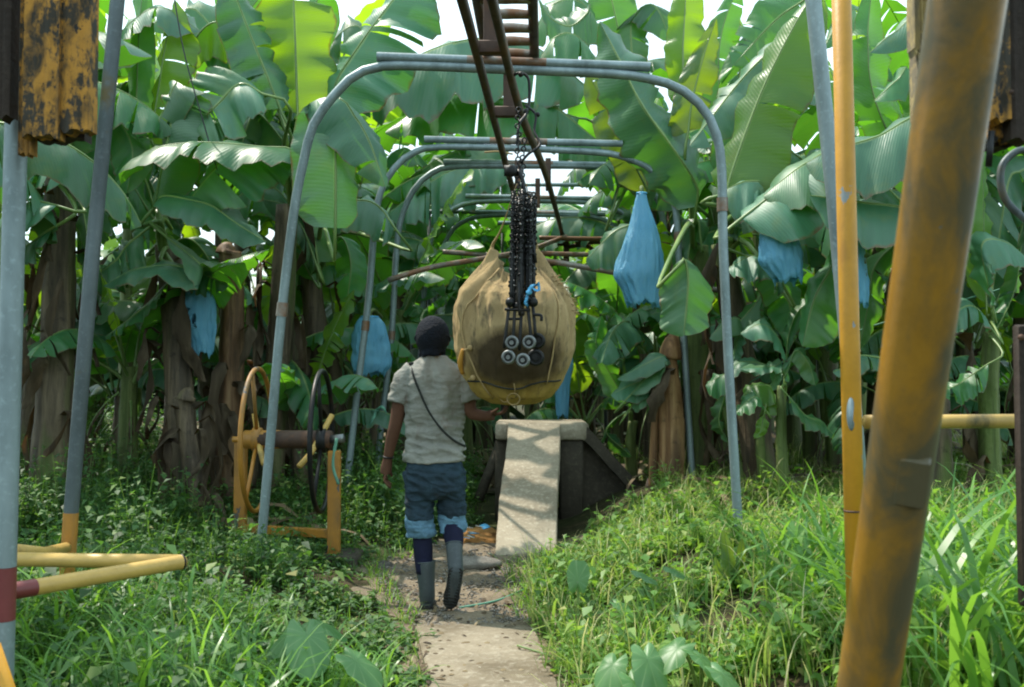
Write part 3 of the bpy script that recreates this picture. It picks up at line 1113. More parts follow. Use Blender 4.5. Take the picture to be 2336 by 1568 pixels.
tip = P(410, 1283, 3.6)
frL = P(22, 1350, 3.1)
bkL = P(22, 1276, 3.68)
gt = thing('bent_barrier', frL, 'yellow bent tube barrier pointing at the path from the left posts', 'barrier')
mb = MB()
mb.tube([frL + (frL - tip).normalized() * .02, frL.lerp(tip, .13)], .0275, 16, mi=1)
mb.tube([frL.lerp(tip, .1302), frL.lerp(tip, .5), tip], .0265, 16)
mb.ball(tip, .0272, 16, 10)
sharp(mb.build('front_arm', [M_yel_cross, M_maroon], gt), 60)
MB().tube([tip + Vector((.004, .012, 0)), tip.lerp(bkL, .5), bkL], .0262, 16).build('back_arm', M_yel_cross, gt)
MB().tube([bkL + Vector((0, .02, .03)), P(100, 1262, 4.0), P(150, 1250, 4.4)], .024, 12).build('brace', M_yel_cross, gt)
tip_ring = MB().torus(tip + (tip - frL).normalized() * .006, tip - frL, .0225, .006, 20, 8).build('end_cap', M_black, gt)

MB_ = MB().tube([P(-34, 1480, 2.5), P(20, 1640, 2.5), P(60, 1800, 2.5)], .036, 16)
tag(MB_.build('leaning_brace', M_yel), 'short yellow tube brace leaning in the bottom left corner', 'brace')

yp = thing('yellow_post', (P(1950, 1450, 3.15).x, 3.15, .1), 'slim yellow painted post with grey chips right of the nearest arch', 'post')
Y_ = 3.15
mb = MB()
q0, q1 = P(1918, -60, Y_), P(1956, 1480, Y_)
mb.tube([q0 - (q1 - q0) * .4, q0.lerp(q1, .5), q1 + (q1 - q0) * .16], .0305, 20)
mb.build('tube', M_yel, yp)
# bare oval patch where a fitting was ground off, and the rusty weld seam
pt = P(1942, 945, Y_ - .0312)
mb = MB()
v = [pt + Vector((.0125 * math.cos(a), -.0006 - .0045 * abs(math.sin(0)) + .0028 * math.cos(a) ** 2, .052 * math.sin(a))) for a in np.linspace(0, 2 * math.pi, 24, endpoint=False)]
v2 = [p + Vector((0, .006, 0)) for p in v]
mb.loft([v2, v])
mb.build('bare_patch', M_galv, yp)
MB().torus(q0.lerp(q1, (1172 + 60) / 1540), q1 - q0, .0305, .0035, 24, 6).build('weld_seam', M_rust, yp)
rl = thing('yellow_crossrail', P(1966, 962, 3.2), 'level faded yellow tube between the slim post and the dark board', 'rail')
mb = MB().tube([P(1972, 963, 3.2), P(2130, 962, 3.2), P(2345, 961, 3.16)], .0225, 16)
mb.build('tube', M_yel_cross, rl)
for x_ in (2080, 2166, 2216, 2280):
    MB().ball(P(x_, 964, 3.178), (.011, .004, .010), 10, 6).build('bolt_hole', M_black, rl)

bp = thing('leaning_pole', P(1960, 1700, 1.95), 'thick grimy yellow pole leaning in front of everything on the right', 'pole')
q0, q1 = P(2212, -40, 1.46), P(1975, 1600, 1.92)
mb = MB()
ax = q1 - q0
mb.tube([q0 - ax * .35, q0, q0.lerp(q1, .5), q1, q1 + ax * .42], .0555, 32)
mb.build('tube', M_yel_dirty, bp)
pc = P(2078, 1095, 1.705)
dirz = (q0 - q1).normalized()
face = (Vector((0, 0, CAMH)) - pc).normalized()
xs = dirz.cross(face).normalized()
fz = xs.cross(dirz).normalized()
Mr = Matrix((xs, fz, dirz)).transposed()
sharp(MB().box(pc - fz * -.004 + xs * .002, (.050, .03, .088), rot=Mr, bev=.003).build('welded_plate', M_yel_dirty, bp))

db = thing('dark_board', P(2345, 1375, 2.95), 'dark wet wooden board standing at the right edge', 'board')
sharp(MB().box((P(2345, 1060, 2.95) + Vector((.02, 0, 0))), (.10, .045, (1375 - 740) * 2.95 / F), bev=.006, jit=.002).build('plank', M_wood_dk, db))
MB().tube([P(2330, 770, 2.92), P(2330, 770, 2.89)], .010, 10).build('bolt', M_rust, db)

rg = thing('grey_hook', P(2330, 340, 2.6), 'curved grey tube hook hanging below the right timber blocks', 'hook')
MB().tube([P(2400, 385, 2.6), P(2360, 348, 2.6), P(2322, 345, 2.6), P(2288, 375, 2.6), P(2283, 420, 2.6), P(2300, 465, 2.6), P(2350, 510, 2.6), P(2400, 560, 2.6)], .0095, 12, smooth=36).build('tube', M_galv_dk, rg)


# flaking painted timber blocks hanging into the frame, made of boards with ragged ends
def ragged_board(name, x0_, x1_, ytop, ybot, Y_, th, mat, parent, seed, lean=0):
    q = random.Random(seed)
    a, b = P(x0_, ytop, Y_), P(x1_, ybot, Y_)
    n_ = 9
    mb = MB()
    front, back = [], []
    topv = a.z + .9
    zb = b.z
    rows = []
    for j, zz in enumerate((topv, a.z, (a.z + zb) / 2, zb + .03, zb)):
        row = []
        for i in range(n_ + 1):
            x = a.x + (b.x - a.x) * i / n_ + lean * (topv - zz)
            dz_ = q.uniform(-.006, .012) if j == 4 else 0
            dy_ = -.003 * math.sin(i * 2.1 + seed)
            row.append(Vector((x, Y_ + dy_, zz + dz_)))
        rows.append(row)
    W_ = n_ + 1
    v = [p for r_ in rows for p in r_] + [p + Vector((0, th, 0)) for r_ in rows for p in r_]
    f = []
    nr = len(rows)
    B = W_ * nr
    for j in range(nr - 1):
        for i in range(n_):
            k0 = j * W_ + i
            f.append((k0, k0 + W_, k0 + W_ + 1, k0 + 1))
            f.append((B + k0, B + k0 + 1, B + k0 + W_ + 1, B + k0 + W_))
        for i in (0, n_):
            k0 = j * W_ + i
            q4 = (k0, B + k0, B + k0 + W_, k0 + W_)
            f.append(q4 if i == 0 else q4[::-1])
    for i in range(n_):
        k0 = (nr - 1) * W_ + i
        f.append((k0, B + k0, B + k0 + 1, k0 + 1))
        k0 = i
        f.append((k0 + 1, B + k0 + 1, B + k0, k0))
    mb.add(v, f)
    return mb.build(name, mat, parent, smooth=False)


tb = thing('timber_block', P(120, 320, 2.75), 'black and yellow flaking timber block hanging at the top left', 'timber')
ragged_board('board', 58, 132, -40, 312, 2.75, .05, M_block, tb, 1)
ragged_board('board', 133.5, 202, -40, 300, 2.76, .06, M_block, tb, 2)
ragged_board('board', 48, 72, -40, 352, 2.80, .035, M_block, tb, 3)
ragged_board('back_board', 90, 192, -40, 320, 2.83, .05, M_wood_dk, tb, 4)
ragged_board('back_board', -30, 20, -40, 270, 2.78, .05, M_wood_dk, tb, 5)
tb2 = thing('timber_block', P(2190, 320, 2.3), 'stack of flaking pale and yellow timber boards behind the leaning pole', 'timber')
ragged_board('board', 2083, 2100, -40, 118, 2.27, .04, M_block_pale, tb2, 6)
ragged_board('board', 2090, 2126, -40, 268, 2.30, .05, M_block_pale, tb2, 7)
ragged_board('board', 2118, 2150, -40, 300, 2.29, .03, M_block_pale, tb2, 8)
ragged_board('board', 2200, 2308, -40, 276, 2.35, .05, M_block, tb2, 9)
ragged_board('board', 2248, 2312, -40, 322, 2.40, .04, M_block, tb2, 10)
ragged_board('back_board', 2230, 2318, -40, 338, 2.44, .05, M_wood_dk, tb2, 11)
ragged_board('back_board', 2300, 2400, -40, 320, 2.36, .05, M_wood_dk, tb2, 12)
MB().tube([P(2308, 210, 2.34), P(2308, 210, 2.30)], .006, 8).build('bolt', M_rust, tb2)
MB().tube([P(2255, 380, 2.35), P(2262, 300, 2.35)], .008, 8).build('peg', M_black, tb2)

# ================================================================== CABLE REEL
Yr = 7.0
rb = P(660, 1250, Yr)
reel = thing('cable_reel', (rb.x, Yr, g(rb.x, Yr)), 'yellow cable reel stand with two large wheels beside the path', 'reel')
axl, axr = P(575, 1003, 7.12), P(752, 1003, 7.0)
for (p_, yt, yb, Y2) in ((550, 1005, 1225, 7.35), (763, 1028, 1250, 6.97)):
    a, b = P(p_, yt, Y2), P(p_, yb, Y2)
    bz = min(b.z, g(b.x, b.y) - .02)
    sharp(MB().box((a.x, a.y, (a.z + bz) / 2), (.085, .07, a.z - bz), bev=.006).build('post', M_yel_post, reel))
MB().tube([P(592, 1003, 7.1), P(755, 1003, 7.0)], .064, 20).build('drum', M_rust, reel)
MB().tube([P(560, 1003, 7.12), P(640, 1003, 7.075)], .066, 20).build('drum_sleeve', M_yel_post, reel)
MB().tube([P(532, 1003, 7.15), P(560, 1003, 7.13)], .022, 12).build('axle', M_yel_post, reel)
MB().tube([P(752, 1003, 7.0), P(784, 1000, 6.98)], .03, 12).build('axle', M_bright, reel)
for (cx_, cy_, Yc, Rw, mat, sp, nm) in ((587, 1003, 7.12, .505, M_yel_post, M_yel_cross, 1), (734, 1006, 7.0, .49, M_black, M_yel_cross, 2)):
    c = P(cx_, cy_, Yc)
    axis = Vector((1, .03, 0)).normalized()
    MBw = MB().torus(c, axis, Rw, .0175, 48, 10)
    wh = MBw.build('wheel', mat, reel)
    u = Vector((0, 0, 1))
    w_ = axis.cross(u)
    mb = MB()
    for ang in (20, 140, 260):
        d = u * math.cos(R(ang)) + w_ * math.sin(R(ang))
        mb.tube([c + d * .05, c + d * (Rw - .01)], .014, 8)
    mb.build('spokes', mat, wh)
    MB().tube([c - axis * .03, c + axis * .03], .085, 18).build('hub', mat, wh)
    hd = (Vector((.13, -.26, -.21)) if nm == 1 else Vector((-.16, -.24, -.22)))
    MB().tube([c - hd * .35 - Vector((0, 0, -.1)), c + hd * .35, c + hd * .75], .020, 10).build('crank_bar', sp, wh)
a, b = P(556, 1206, 7.33), P(755, 1218, 7.0)
sharp(MB().box((a + b) / 2, ((b - a).length, .06, .06), rot=(b - a).to_track_quat('X', 'Z').to_matrix(), bev=.005).build('base_bar', M_yel_post, reel))
mb = MB()
mb.tube([P(768, 1000, 6.95), P(760, 1060, 6.94), P(772, 1105, 6.94)], .012, 8, smooth=10)
mb.build('hose_end', M_twine, reel)

ft = MB()
c = P(750, 1272, 6.9)
ft.box((c.x, c.y + .12, g(c.x, c.y) - .03), (.40, .36, .19), bev=.02, jit=.006)
ft.build('footing', M_conc_dk)
tag(bpy.data.objects['footing'], 'rough grey concrete footing under the reel stand', 'footing')

# wires and strings
tag(MB().tube([P(392, -40, 8.0), P(420, 120, 8.0), P(470, 300, 8.0), P(505, 420, 8.0), P(545, 560, 8.0)], .0055, 6, smooth=20).build('black_wire', M_wire), 'thin black wire slanting down over the left leaves', 'wire')
tag(MB().tube([P(1700, 880, 8.6), P(1830, 800, 8.4), P(1930, 765, 8.2), P(2010, 738, 8.0), P(2300, 655, 7.4)], .006, 6, smooth=20).build('green_twine', M_twine), 'green twine strung low between the right hand banana plants', 'twine')
mb = MB()
mb.tube([P(858, 935, 9.5), P(850, 960, 9.45), P(842, 975, 9.45)], [.01, .018, .005], 6, smooth=8)
mb.tube([P(858, 935, 9.5), P(872, 930, 9.45), P(882, 943, 9.45)], [.01, .02, .005], 6, smooth=8)
mb.torus(P(857, 937, 9.5), (0, 0, 1), .035, .006, 16, 6)
tag(mb.build('twine_knot', M_twine), 'scrap of green twine knotted round a thin arch leg left of the person', 'twine')
tag(MB().tube([Vector((-.30, 5.75, .035)), Vector((-.1, 5.9, .04)), Vector((.05, 6.2, .035)), Vector((.12, 6.35, .03)), Vector((.3, 6.3, .08))], .006, 6, smooth=20).build('path_string', M_twine), 'pale green string lying across the dirt by the boots', 'string')
tag(MB().tube([P(1180, 1473, 4.8), P(1220, 1485, 4.75), P(1265, 1500, 4.7), P(1310, 1508, 4.65)], .005, 6, smooth=20).build('vine_stem', M_pet), 'thin vine stem trailing onto the right side of the path slab', 'vine')

# ================================================================== SACK AND HANGERS
Ys = 5.5
kS = Ys / 5.75
sb = P(1170, 926, Ys)
sack = thing('hanging_sack', sb, 'big tan burlap sack with a dark brown patch hanging from the rail', 'sack')
prof_z = [0, .012, .05, .10, .19, .32, .44, .57, .67, .77, .85, .92]
prof_r = [.0, .11, .205, .255, .305, .340, .348, .335, .295, .220, .155, .115]
NT, NR = 150, 110


def sack_pt(th, t, off=0.0):
    z = float(np.interp(t, np.linspace(0, 1, 12), prof_z))
    r_ = float(np.interp(t, np.linspace(0, 1, 12), prof_r))
    cs, sn = math.cos(th), math.sin(th)
    up = float(ss(.45, 1.0, t))
    e = 2 / (2.0 + .5 * up)
    x = r_ * abs(cs) ** e * (1 if cs > 0 else -1)
    y = r_ * (.80 - .12 * up) * abs(sn) ** e * (1 if sn > 0 else -1)
    fold = (.013 * math.sin(7 * th + 2) + .011 * math.sin(13 * th + 1 + 3 * t) + .008 * math.sin(23 * th + 2 * t)) * (.55 + .9 * up)
    sagf = .012 * math.sin(3 * th + 5 * t) + .010 * math.sin(5 * th - 7 * t) + .006 * math.sin(11 * th + 16 * t)
    # sling creases that run down from the two peaks
    for pk in (0.0, math.pi):
        da = abs((th - pk + math.pi) % (2 * math.pi) - math.pi)
        fold += -.020 * math.exp(-((da - .55 - .35 * (1 - up)) / .13) ** 2) * (.2 + .8 * up)
        fold += .014 * math.exp(-(da / .22) ** 2) * up
    d0 = Vector((cs * 1.0, sn * 1.0, z * 1.6))
    big = .030 * noise.noise(d0 * 1.9 + Vector((3, 1, 7))) + .012 * noise.noise(d0 * 5.0) + .005 * noise.noise(d0 * 13.0)
    # sharp pulled creases fanning down from the gathered corners, fading out lower down
    cre = 0.0
    for a0_, sl_, d_, w_ in ((-2.75, .5, .020, .07), (-2.45, .55, .026, .08), (-2.15, .35, .020, .08), (-1.85, .15, .014, .09), (-1.25, -.2, .016, .09), (-.95, -.45, .024, .08), (-.62, -.55, .024, .08), (-.30, -.4, .018, .07), (.5, .2, .02, .1), (1.4, 0, .02, .1), (2.4, -.2, .02, .1)):
        thw = (th + math.pi) % (2 * math.pi) - math.pi
        aa = a0_ + sl_ * (1 - t) * .6 + .06 * noise.noise(Vector((a0_ * 5, t * 4, 0)))
        cre -= d_ * math.exp(-((thw - aa) / w_) ** 2) * float(ss(.28, .75, t)) * (.7 + .5 * noise.noise(Vector((a0_ * 3, t * 6, 5))))
        cre += d_ * .6 * math.exp(-((thw - aa - 1.9 * w_) / w_) ** 2) * float(ss(.28, .75, t))
    # belly wrinkles above the hem cord
    cre += .007 * math.sin(60 * z + 4 * noise.noise(d0 * 3)) * math.exp(-((z - .20) / .10) ** 2) * (.5 + noise.noise(d0 * 2.5 + Vector((0, 9, 0))))
    k_ = 1 + (fold * .6 + sagf * .7 + big + cre + off) / max(.1, r_)
    z -= (.165 * abs(sn) ** 1.4) * float(ss(.62, 1.0, t)) 
    x = x * (.965 if cs > 0 else 1) + (.012 if cs > 0 else 0) * up + .006
    return Vector((x * k_, y * k_, z)) * kS


v, f = [], []
for i in range(NR + 1):
    for j in range(NT):
        v.append(sack_pt(2 * math.pi * j / NT, i / NR) + sb)
for i in range(NR):
    for j in range(NT):
        f.append((i * NT + j, i * NT + (j + 1) % NT, (i + 1) * NT + (j + 1) % NT, (i + 1) * NT + j))
mb = MB().add(v, f)
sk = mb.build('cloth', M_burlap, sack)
sol = sk.modifiers.new('thick', 'SOLIDIFY')
sol.thickness = .004
sol.offset = -1
FR = -math.pi / 2
for nm, pts in (('seam_rope', [sack_pt(FR - .78 + .10 * math.sin(9 * t), t, .006) for t in np.linspace(.20, .97, 22)]),
                ('seam_rope', [sack_pt(FR + .80 + .06 * math.sin(8 * t), t, .006) for t in np.linspace(.30, .97, 22)]),
                ('hem_cord', [sack_pt(th, .325 - .045 * math.cos((th - FR) * 1.4) + .012 * math.sin(5 * th), .005) for th in np.linspace(FR - 1.1, FR + 1.25, 30)])):
    MB().tube([p + sb for p in pts], .0055 if nm == 'seam_rope' else .0045, 6).build(nm, M_rope if nm == 'seam_rope' else M_strap, sack)
MB().tube([p + sb for p in [sack_pt(FR - 1.25, .36, .012), sack_pt(FR - 1.1, .40, .02), sack_pt(FR - .96, .455, .012)]], [.012, .016, .009], 8, smooth=8).build('orange_tie', M_rope_or, sack)
for (a_, t_) in ((FR - .90, .335), (FR - .78, .46)):
    kn = MB()
    kn.ball(sack_pt(a_, t_, .01) + sb, .016, 10, 7)
    kn.tube([sack_pt(a_, t_, .012) + sb, sack_pt(a_ - .1, t_ - .01, .03) + sb], [.006, .002], 6)
    kn.build('knot', M_rope, sack)
mb = MB()
rc = sack_pt(FR - .02, .16, .012) + sb
mb.torus(rc + Vector((.0, -.012, 0)), (0, 1, .5), .034, .0035, 28, 6)
mb.torus(rc + Vector((-.045, -.004, .006)), (0, 1, .4), .024, .003, 24, 6)
mb.tube([rc + Vector((0, 0, .03)), sack_pt(FR + .02, .25, .012) + sb, sack_pt(FR, .30, .01) + sb], .003, 6, smooth=8)
mb.build('straw_loop', M_rope, sack)
# frayed edge at upper right
mb = MB()
q = random.Random(4)
for i in range(60):
    t_ = q.uniform(.60, .80)
    p = sack_pt(FR + 1.38 + q.uniform(-.12, .1), t_, .0) + sb
    d = Vector((q.uniform(.01, .03), q.uniform(-.02, .01), q.uniform(-.01, .02)))
    mb.tube([p, p + d * .6, p + d + Vector((0, 0, q.uniform(-.01, .004)))], [.0022, .0016, .0008], 4)
kind(mb.build('frayed_threads', M_rope, sack), 'stuff')
mb = MB()
for pk, xx in ((math.pi, -.10), (0.0, .14)):
    p = sack_pt(pk, 1.0) + sb
    mb.tube([p - Vector((0, 0, .03)), p + Vector((.0, 0, .01)), p.lerp(P(1190 + xx * 120, 430, 5.22), .4) + Vector((0, 0, -.02)), P(1188 + xx * 90, 420, 5.24)], [.011, .005, .003, .003], 8, smooth=14)
mb.build('sling_cord', M_rope, sack)

hg = thing('hanger_bundle', P(1190, 700, 5.12), 'greasy black bundle of trolley hangers with bright pulleys hanging in front of the sack', 'hanger')
mb = MB()
mb.tube([P(1172, 172, 5.62), P(1188, 166, 5.62), P(1206, 182, 5.6), P(1207, 235, 5.56), P(1200, 262, 5.5), P(1184, 285, 5.45), P(1180, 330, 5.4)], .0085, 8, smooth=30)
mb.tube([P(1198, 240, 5.55), P(1222, 262, 5.5), P(1219, 300, 5.45), P(1232, 330, 5.4), P(1205, 352, 5.36), P(1188, 372, 5.34)], .0075, 8, smooth=30)
mb.ball(P(1188, 170, 5.60), .016, 10, 8)
mb.ball(P(1200, 255, 5.52), .018, 10, 8)
mb.ball(P(1226, 262, 5.5), .015, 10, 8)
mb.build('hook_rod', M_black, hg)
mb = MB()
q = random.Random(9)
for s_, (xa, ya, xb, yb, n_) in enumerate([(1183, 250, 1180, 430, 20), (1196, 320, 1190, 430, 12)]):
    for i in range(n_):
        t_ = i / (n_ - 1)
        p = P(xa + (xb - xa) * t_ + q.uniform(-2, 2), ya + (yb - ya) * t_, 5.45 - .2 * t_)
        ax_ = (1, 0, 0) if i % 2 else (0, 1, 0)
        mb.torus(p, ax_, .0125, .0045, 12, 6)
mb.build('upper_chain', M_black, hg)
mb = MB()
mb.tube([P(1150, 390, 5.3), P(1182, 390, 5.3)], .030, 16)
mb.ball(P(1166, 390, 5.26), (.032, .022, .034), 12, 8)
mb.tube([P(1182, 388, 5.28), P(1194, 420, 5.26), P(1190, 470, 5.22)], .012, 8, smooth=8)
mb.tube([P(1187, 385, 5.3), P(1204, 470, 5.2), P(1222, 600, 5.14)], .009, 8, smooth=8)
mb.build('trolley', M_black, hg)
mb = MB()
bead = MB()
for s_ in range(8):
    xo = 1167 + s_ * 7.2
    dp = 5.13 + .03 * ((s_ * 5) % 3)
    mb.tube([P(xo + 4, 432 + q.uniform(0, 25), dp + .05), P(xo + q.uniform(-2, 2), 560, dp), P(xo - 1, 700 + q.uniform(-12, 6), dp - .02)], .0105, 8, smooth=10)
    for i in range(20):
        y_ = 440 + 12.6 * i + q.uniform(-3, 3)
        p = P(xo + 2 - 3 * i / 20 + q.uniform(-2.5, 2.5), y_, dp - .012)
        mb.torus(p, (q.uniform(-.4, .4), .4 if i % 2 else 1, q.uniform(0, 1)), .0095, .004, 10, 5)
        if q.random() < .42:
            MB().ball(p + Vector((0, -.010, 0)), q.uniform(.003, .0065), 8, 6).build('bright_nut', M_bright, hg)
mb.build('chain_strands', M_black, hg)
MB().tube([P(1188, 436, 5.24), P(1190, 560, 5.19), P(1186, 705, 5.15)], [.030, .052, .050], 14, squash=.45, smooth=8).build('greasy_core', M_black, hg)
# yokes and pulleys
mb = MB()
for (xa, ya, xb, yb) in ((1162, 690, 1150, 795), (1175, 690, 1170, 790), (1190, 700, 1185, 800), (1203, 690, 1213, 785), (1215, 690, 1222, 770), (1183, 640, 1186, 720)):
    mb.tube([P(xa, ya, 5.1), P((xa + xb) / 2, (ya + yb) / 2, 5.07), P(xb, yb, 5.07)], .0085, 8, smooth=6)
for (x_, y_, r_) in ((1164, 690, .026), (1180, 698, .02), (1200, 684, .024), (1216, 690, .026), (1190, 715, .018)):
    mb.ball(P(x_, y_, 5.09), r_, 10, 8)
mb.tube([P(1151, 706, 5.08), P(1210, 708, 5.08)], .008, 8)
mb.tube([P(1158, 728, 5.08), P(1188, 728, 5.08)], .007, 8)
mb.tube([P(1215, 718, 5.06), P(1234, 720, 5.06), P(1235, 733, 5.06)], .008, 8, smooth=8)
mb.build('yoke', M_black, hg)
for (x_, y_, r_, mat, dpt) in ((1168, 782, .037, M_bright, 5.06), (1207, 781, .037, M_bright, 5.06), (1160, 815, .037, M_bright, 5.05), (1193, 822, .037, M_bright, 5.04),
                               (1226, 778, .041, M_black, 5.09), (1222, 816, .045, M_black, 5.09)):
    c = P(x_, y_, dpt)
    pu = MB().torus(c, (.15, 1, .05), r_ * .74, r_ * .26, 26, 10).build('pulley', mat, hg)
    m2 = MB()
    ax_ = Vector((.15, 1, .05)).normalized()
    m2.tube([c - ax_ * .006, c + ax_ * .006], r_ * .62, 18, mi=0)
    m2.tube([c - ax_ * .022, c + ax_ * .02], r_ * .30, 12, mi=1)
    sharp(m2.build('hub', [M_black, mat], pu))
rbn = MB()
c = P(1208, 690, 5.07)


def ribbon(pts, w, mb):
    pts = catmull(pts, 14)
    L_, R_ = [], []
    for i, p in enumerate(pts):
        d = Vector((.4, -.5, .75 * math.sin(i * .8))).normalized() * w * (1 + .3 * math.sin(i * 1.7))
        L_.append(p - d)
        R_.append(p + d)
    th = Vector((0, .003, 0))
    mb.loft([[a, b, b + th, a + th] for a, b in zip(L_, R_)])


ribbon([P(1200, 690, 5.07), P(1206, 668, 5.05), P(1214, 652, 5.03), P(1228, 648, 5.03), P(1228, 662, 5.03), P(1216, 660, 5.02)], .014, rbn)
ribbon([P(1203, 672, 5.06), P(1199, 690, 5.05), P(1204, 700, 5.05)], .011, rbn)
rbn.ball(P(1207, 667, 5.05), (.016, .012, .014), 10, 7)
tag(rbn.build('blue_ribbon', M_ribbon), 'bright blue plastic ribbon knotted on the hanger bundle', 'ribbon')
tag(MB().tube([P(1105, 348, 8.8), P(1135, 346, 8.8), P(1170, 352, 8.8)], .008, 6, smooth=8).build('straw_tie', M_rope), 'scrap of straw coloured rope tied on the second arch bar', 'rope')


# ================================================================== PERSON
PY = 5.76
PX = P(985, 1385, PY).x
PZ = .03
per = thing('person', (PX, PY, PZ), 'person in a grey t-shirt, rolled jeans and rubber boots walking away beside the sack', 'person')
PO = Vector((PX, PY, PZ))


def remeshed(mb, name, mat, voxel, smooth_it=2, parent=per, fac=.5, folds=()):
    o_ = mb.build(name, mat, None)
    m1 = o_.modifiers.new('r', 'REMESH')
    m1.mode = 'VOXEL'
    m1.voxel_size = voxel
    m2 = o_.modifiers.new('s', 'SMOOTH')
    m2.iterations = smooth_it
    m2.factor = fac
    dg = bpy.context.evaluated_depsgraph_get()
    me = bpy.data.meshes.new_from_object(o_.evaluated_get(dg))
    old = o_.data
    o_.modifiers.clear()
    o_.data = me
    me.name = name
    bpy.data.meshes.remove(old)
    if folds:
        dis = []
        for v_ in me.vertices:
            q_ = v_.co - PO
            d_ = 0.0
            for amp, sx_, sz_, sh_, zl, zh in folds:
                w_ = float(ss(zl - .08, zl, q_.z) * (1 - ss(zh, zh + .08, q_.z)))
                if w_ > 0:
                    n_ = noise.noise(Vector((q_.x * sx_ + sh_, q_.y * sx_, q_.z * sz_ + .9 * sx_ * q_.x * sh_ * .1)))
                    d_ += amp * w_ * ((1 - abs(n_) * 2.2) - .45)
            dis.append(d_)
        nrm_ = [v_.normal.copy() for v_ in me.vertices]
        for v_, d_, nn in zip(me.vertices, dis, nrm_):
            v_.co += nn * d_
    me.polygons.foreach_set('use_smooth', [True] * len(me.polygons))
    me.materials.clear()
    me.materials.append(mat)
    if parent is not None:
        me.transform(Matrix.Translation(-parent_loc(parent)))
    o_.parent = parent
    return o_


def ell(cx, cy, z, rx, ry, n=28, p=2.2):
    out = []
    for j in range(n):
        a = 2 * math.pi * j / n
        c_, s_ = math.cos(a), math.sin(a)
        out.append(Vector((cx + rx * abs(c_) ** (2 / p) * (1 if c_ > 0 else -1), cy + ry * abs(s_) ** (2 / p) * (1 if s_ > 0 else -1), z)))
    return out


# --- body: one continuous skin surface (head, neck, trunk, arms, hands, legs)
b = MB()
b.ball((0, .015, 1.552), (.083, .100, .118), 24, 16)                       # skull
b.ball((0, .055, 1.495), (.062, .065, .070), 18, 12)                       # jaw
b.tube([(0, .118, 1.552), (0, .128, 1.525), (0, .118, 1.515)], [.010, .016, .011], 10)   # nose
for sx in (-1, 1):
    b.ball((sx * .086, .01, 1.535), (.012, .022, .034), 12, 8)              # ears
    b.tube([(sx * .050, .098, 1.580), (sx * .018, .110, 1.580)], .010, 8)   # brow
b.tube([(-.026, .112, 1.483), (0, .120, 1.484), (.026, .112, 1.483)], .008, 8)           # lips
b.tube([(0, .0, 1.50), (0, -.005, 1.40), (.005, -.005, 1.34)], [.056, .056, .075], 16)
b.loft([ell(.012, 0, z, rx, ry) for z, rx, ry in ((.80, .135, .085), (.95, .13, .085), (1.15, .145, .09), (1.30, .155, .09), (1.37, .12, .075))])
# left arm, hanging and a little bent
b.tube([(-.15, 0, 1.335), (-.182, -.005, 1.20), (-.212, -.012, 1.045), (-.238, .005, .95), (-.258, .02, .855)], [.055, .048, .040, .036, .027], 14, smooth=14)
b.tube([(-.258, .02, .86), (-.268, .026, .80), (-.270, .03, .765)], [.027, .034, .034], 12, squash=1.0)
hb_ = Vector((-.270, .030, .775))
for (dy, ln, cur) in ((-.030, .062, .5), (-.010, .072, .42), (.010, .070, .36), (.029, .056, .34)):
    p0 = hb_ + Vector((0, dy, -.022))
    b.tube([p0, p0 + Vector((-.004, dy * .12, -ln * .40)), p0 + Vector((.006 + .016 * cur, dy * .16, -ln * .75)), p0 + Vector((.016 + .040 * cur, dy * .16, -ln))], [.0098, .0092, .0086, .007], 8, smooth=7)
b.tube([hb_ + Vector((.006, .030, .022)), hb_ + Vector((.018, .050, -.004)), hb_ + Vector((.030, .056, -.034))], [.012, .0105, .008], 8, smooth=6)
# right arm, bent, hand under the sack
b.tube([(.175, 0, 1.335), (.205, -.01, 1.22), (.222, -.02, 1.125), (.272, -.035, 1.105), (.322, -.055, 1.100)], [.055, .047, .041, .036, .028], 14, smooth=14)
ph_ = Vector((.352, -.066, 1.108))
b.tube([(.318, -.054, 1.10), tuple(ph_)], [.028, .034], 12)
for (dy, ln) in ((-.030, .062), (-.010, .072), (.010, .070), (.028, .056)):
    p0 = ph_ + Vector((.018, dy * .9, .004))
    b.tube([p0, p0 + Vector((ln * .45, dy * .2 - .01, .006)), p0 + Vector((ln * .78, dy * .25 - .02, .024)), p0 + Vector((ln * .88, dy * .25 - .026, .048))], [.0098, .0092, .0086, .007], 8, smooth=7)
b.tube([ph_ + Vector((-.004, -.028, .012)), ph_ + Vector((.012, -.052, .024)), ph_ + Vector((.036, -.062, .040))], [.012, .0105, .008], 8, smooth=6)
# legs under the trousers
b.tube([(-.068, 0, .86), (-.066, .02, .52), (-.052, -.004, .36), (-.03, .0, .10)], [.075, .050, .036, .03], 14, smooth=12)
b.tube([(.092, 0, .86), (.112, .065, .50), (.126, -.025, .415), (.140, -.10, .29)], [.075, .050, .038, .03], 14, smooth=12)
for p in b.v:
    p += PO
body = remeshed(b, 'body', M_skin, .0062, 2)
for sx in (-1, 1):
    MB().ball(PO + Vector((sx * .032, .098, 1.560)), (.013, .011, .011), 10, 8).build('eye', M_eye, per)

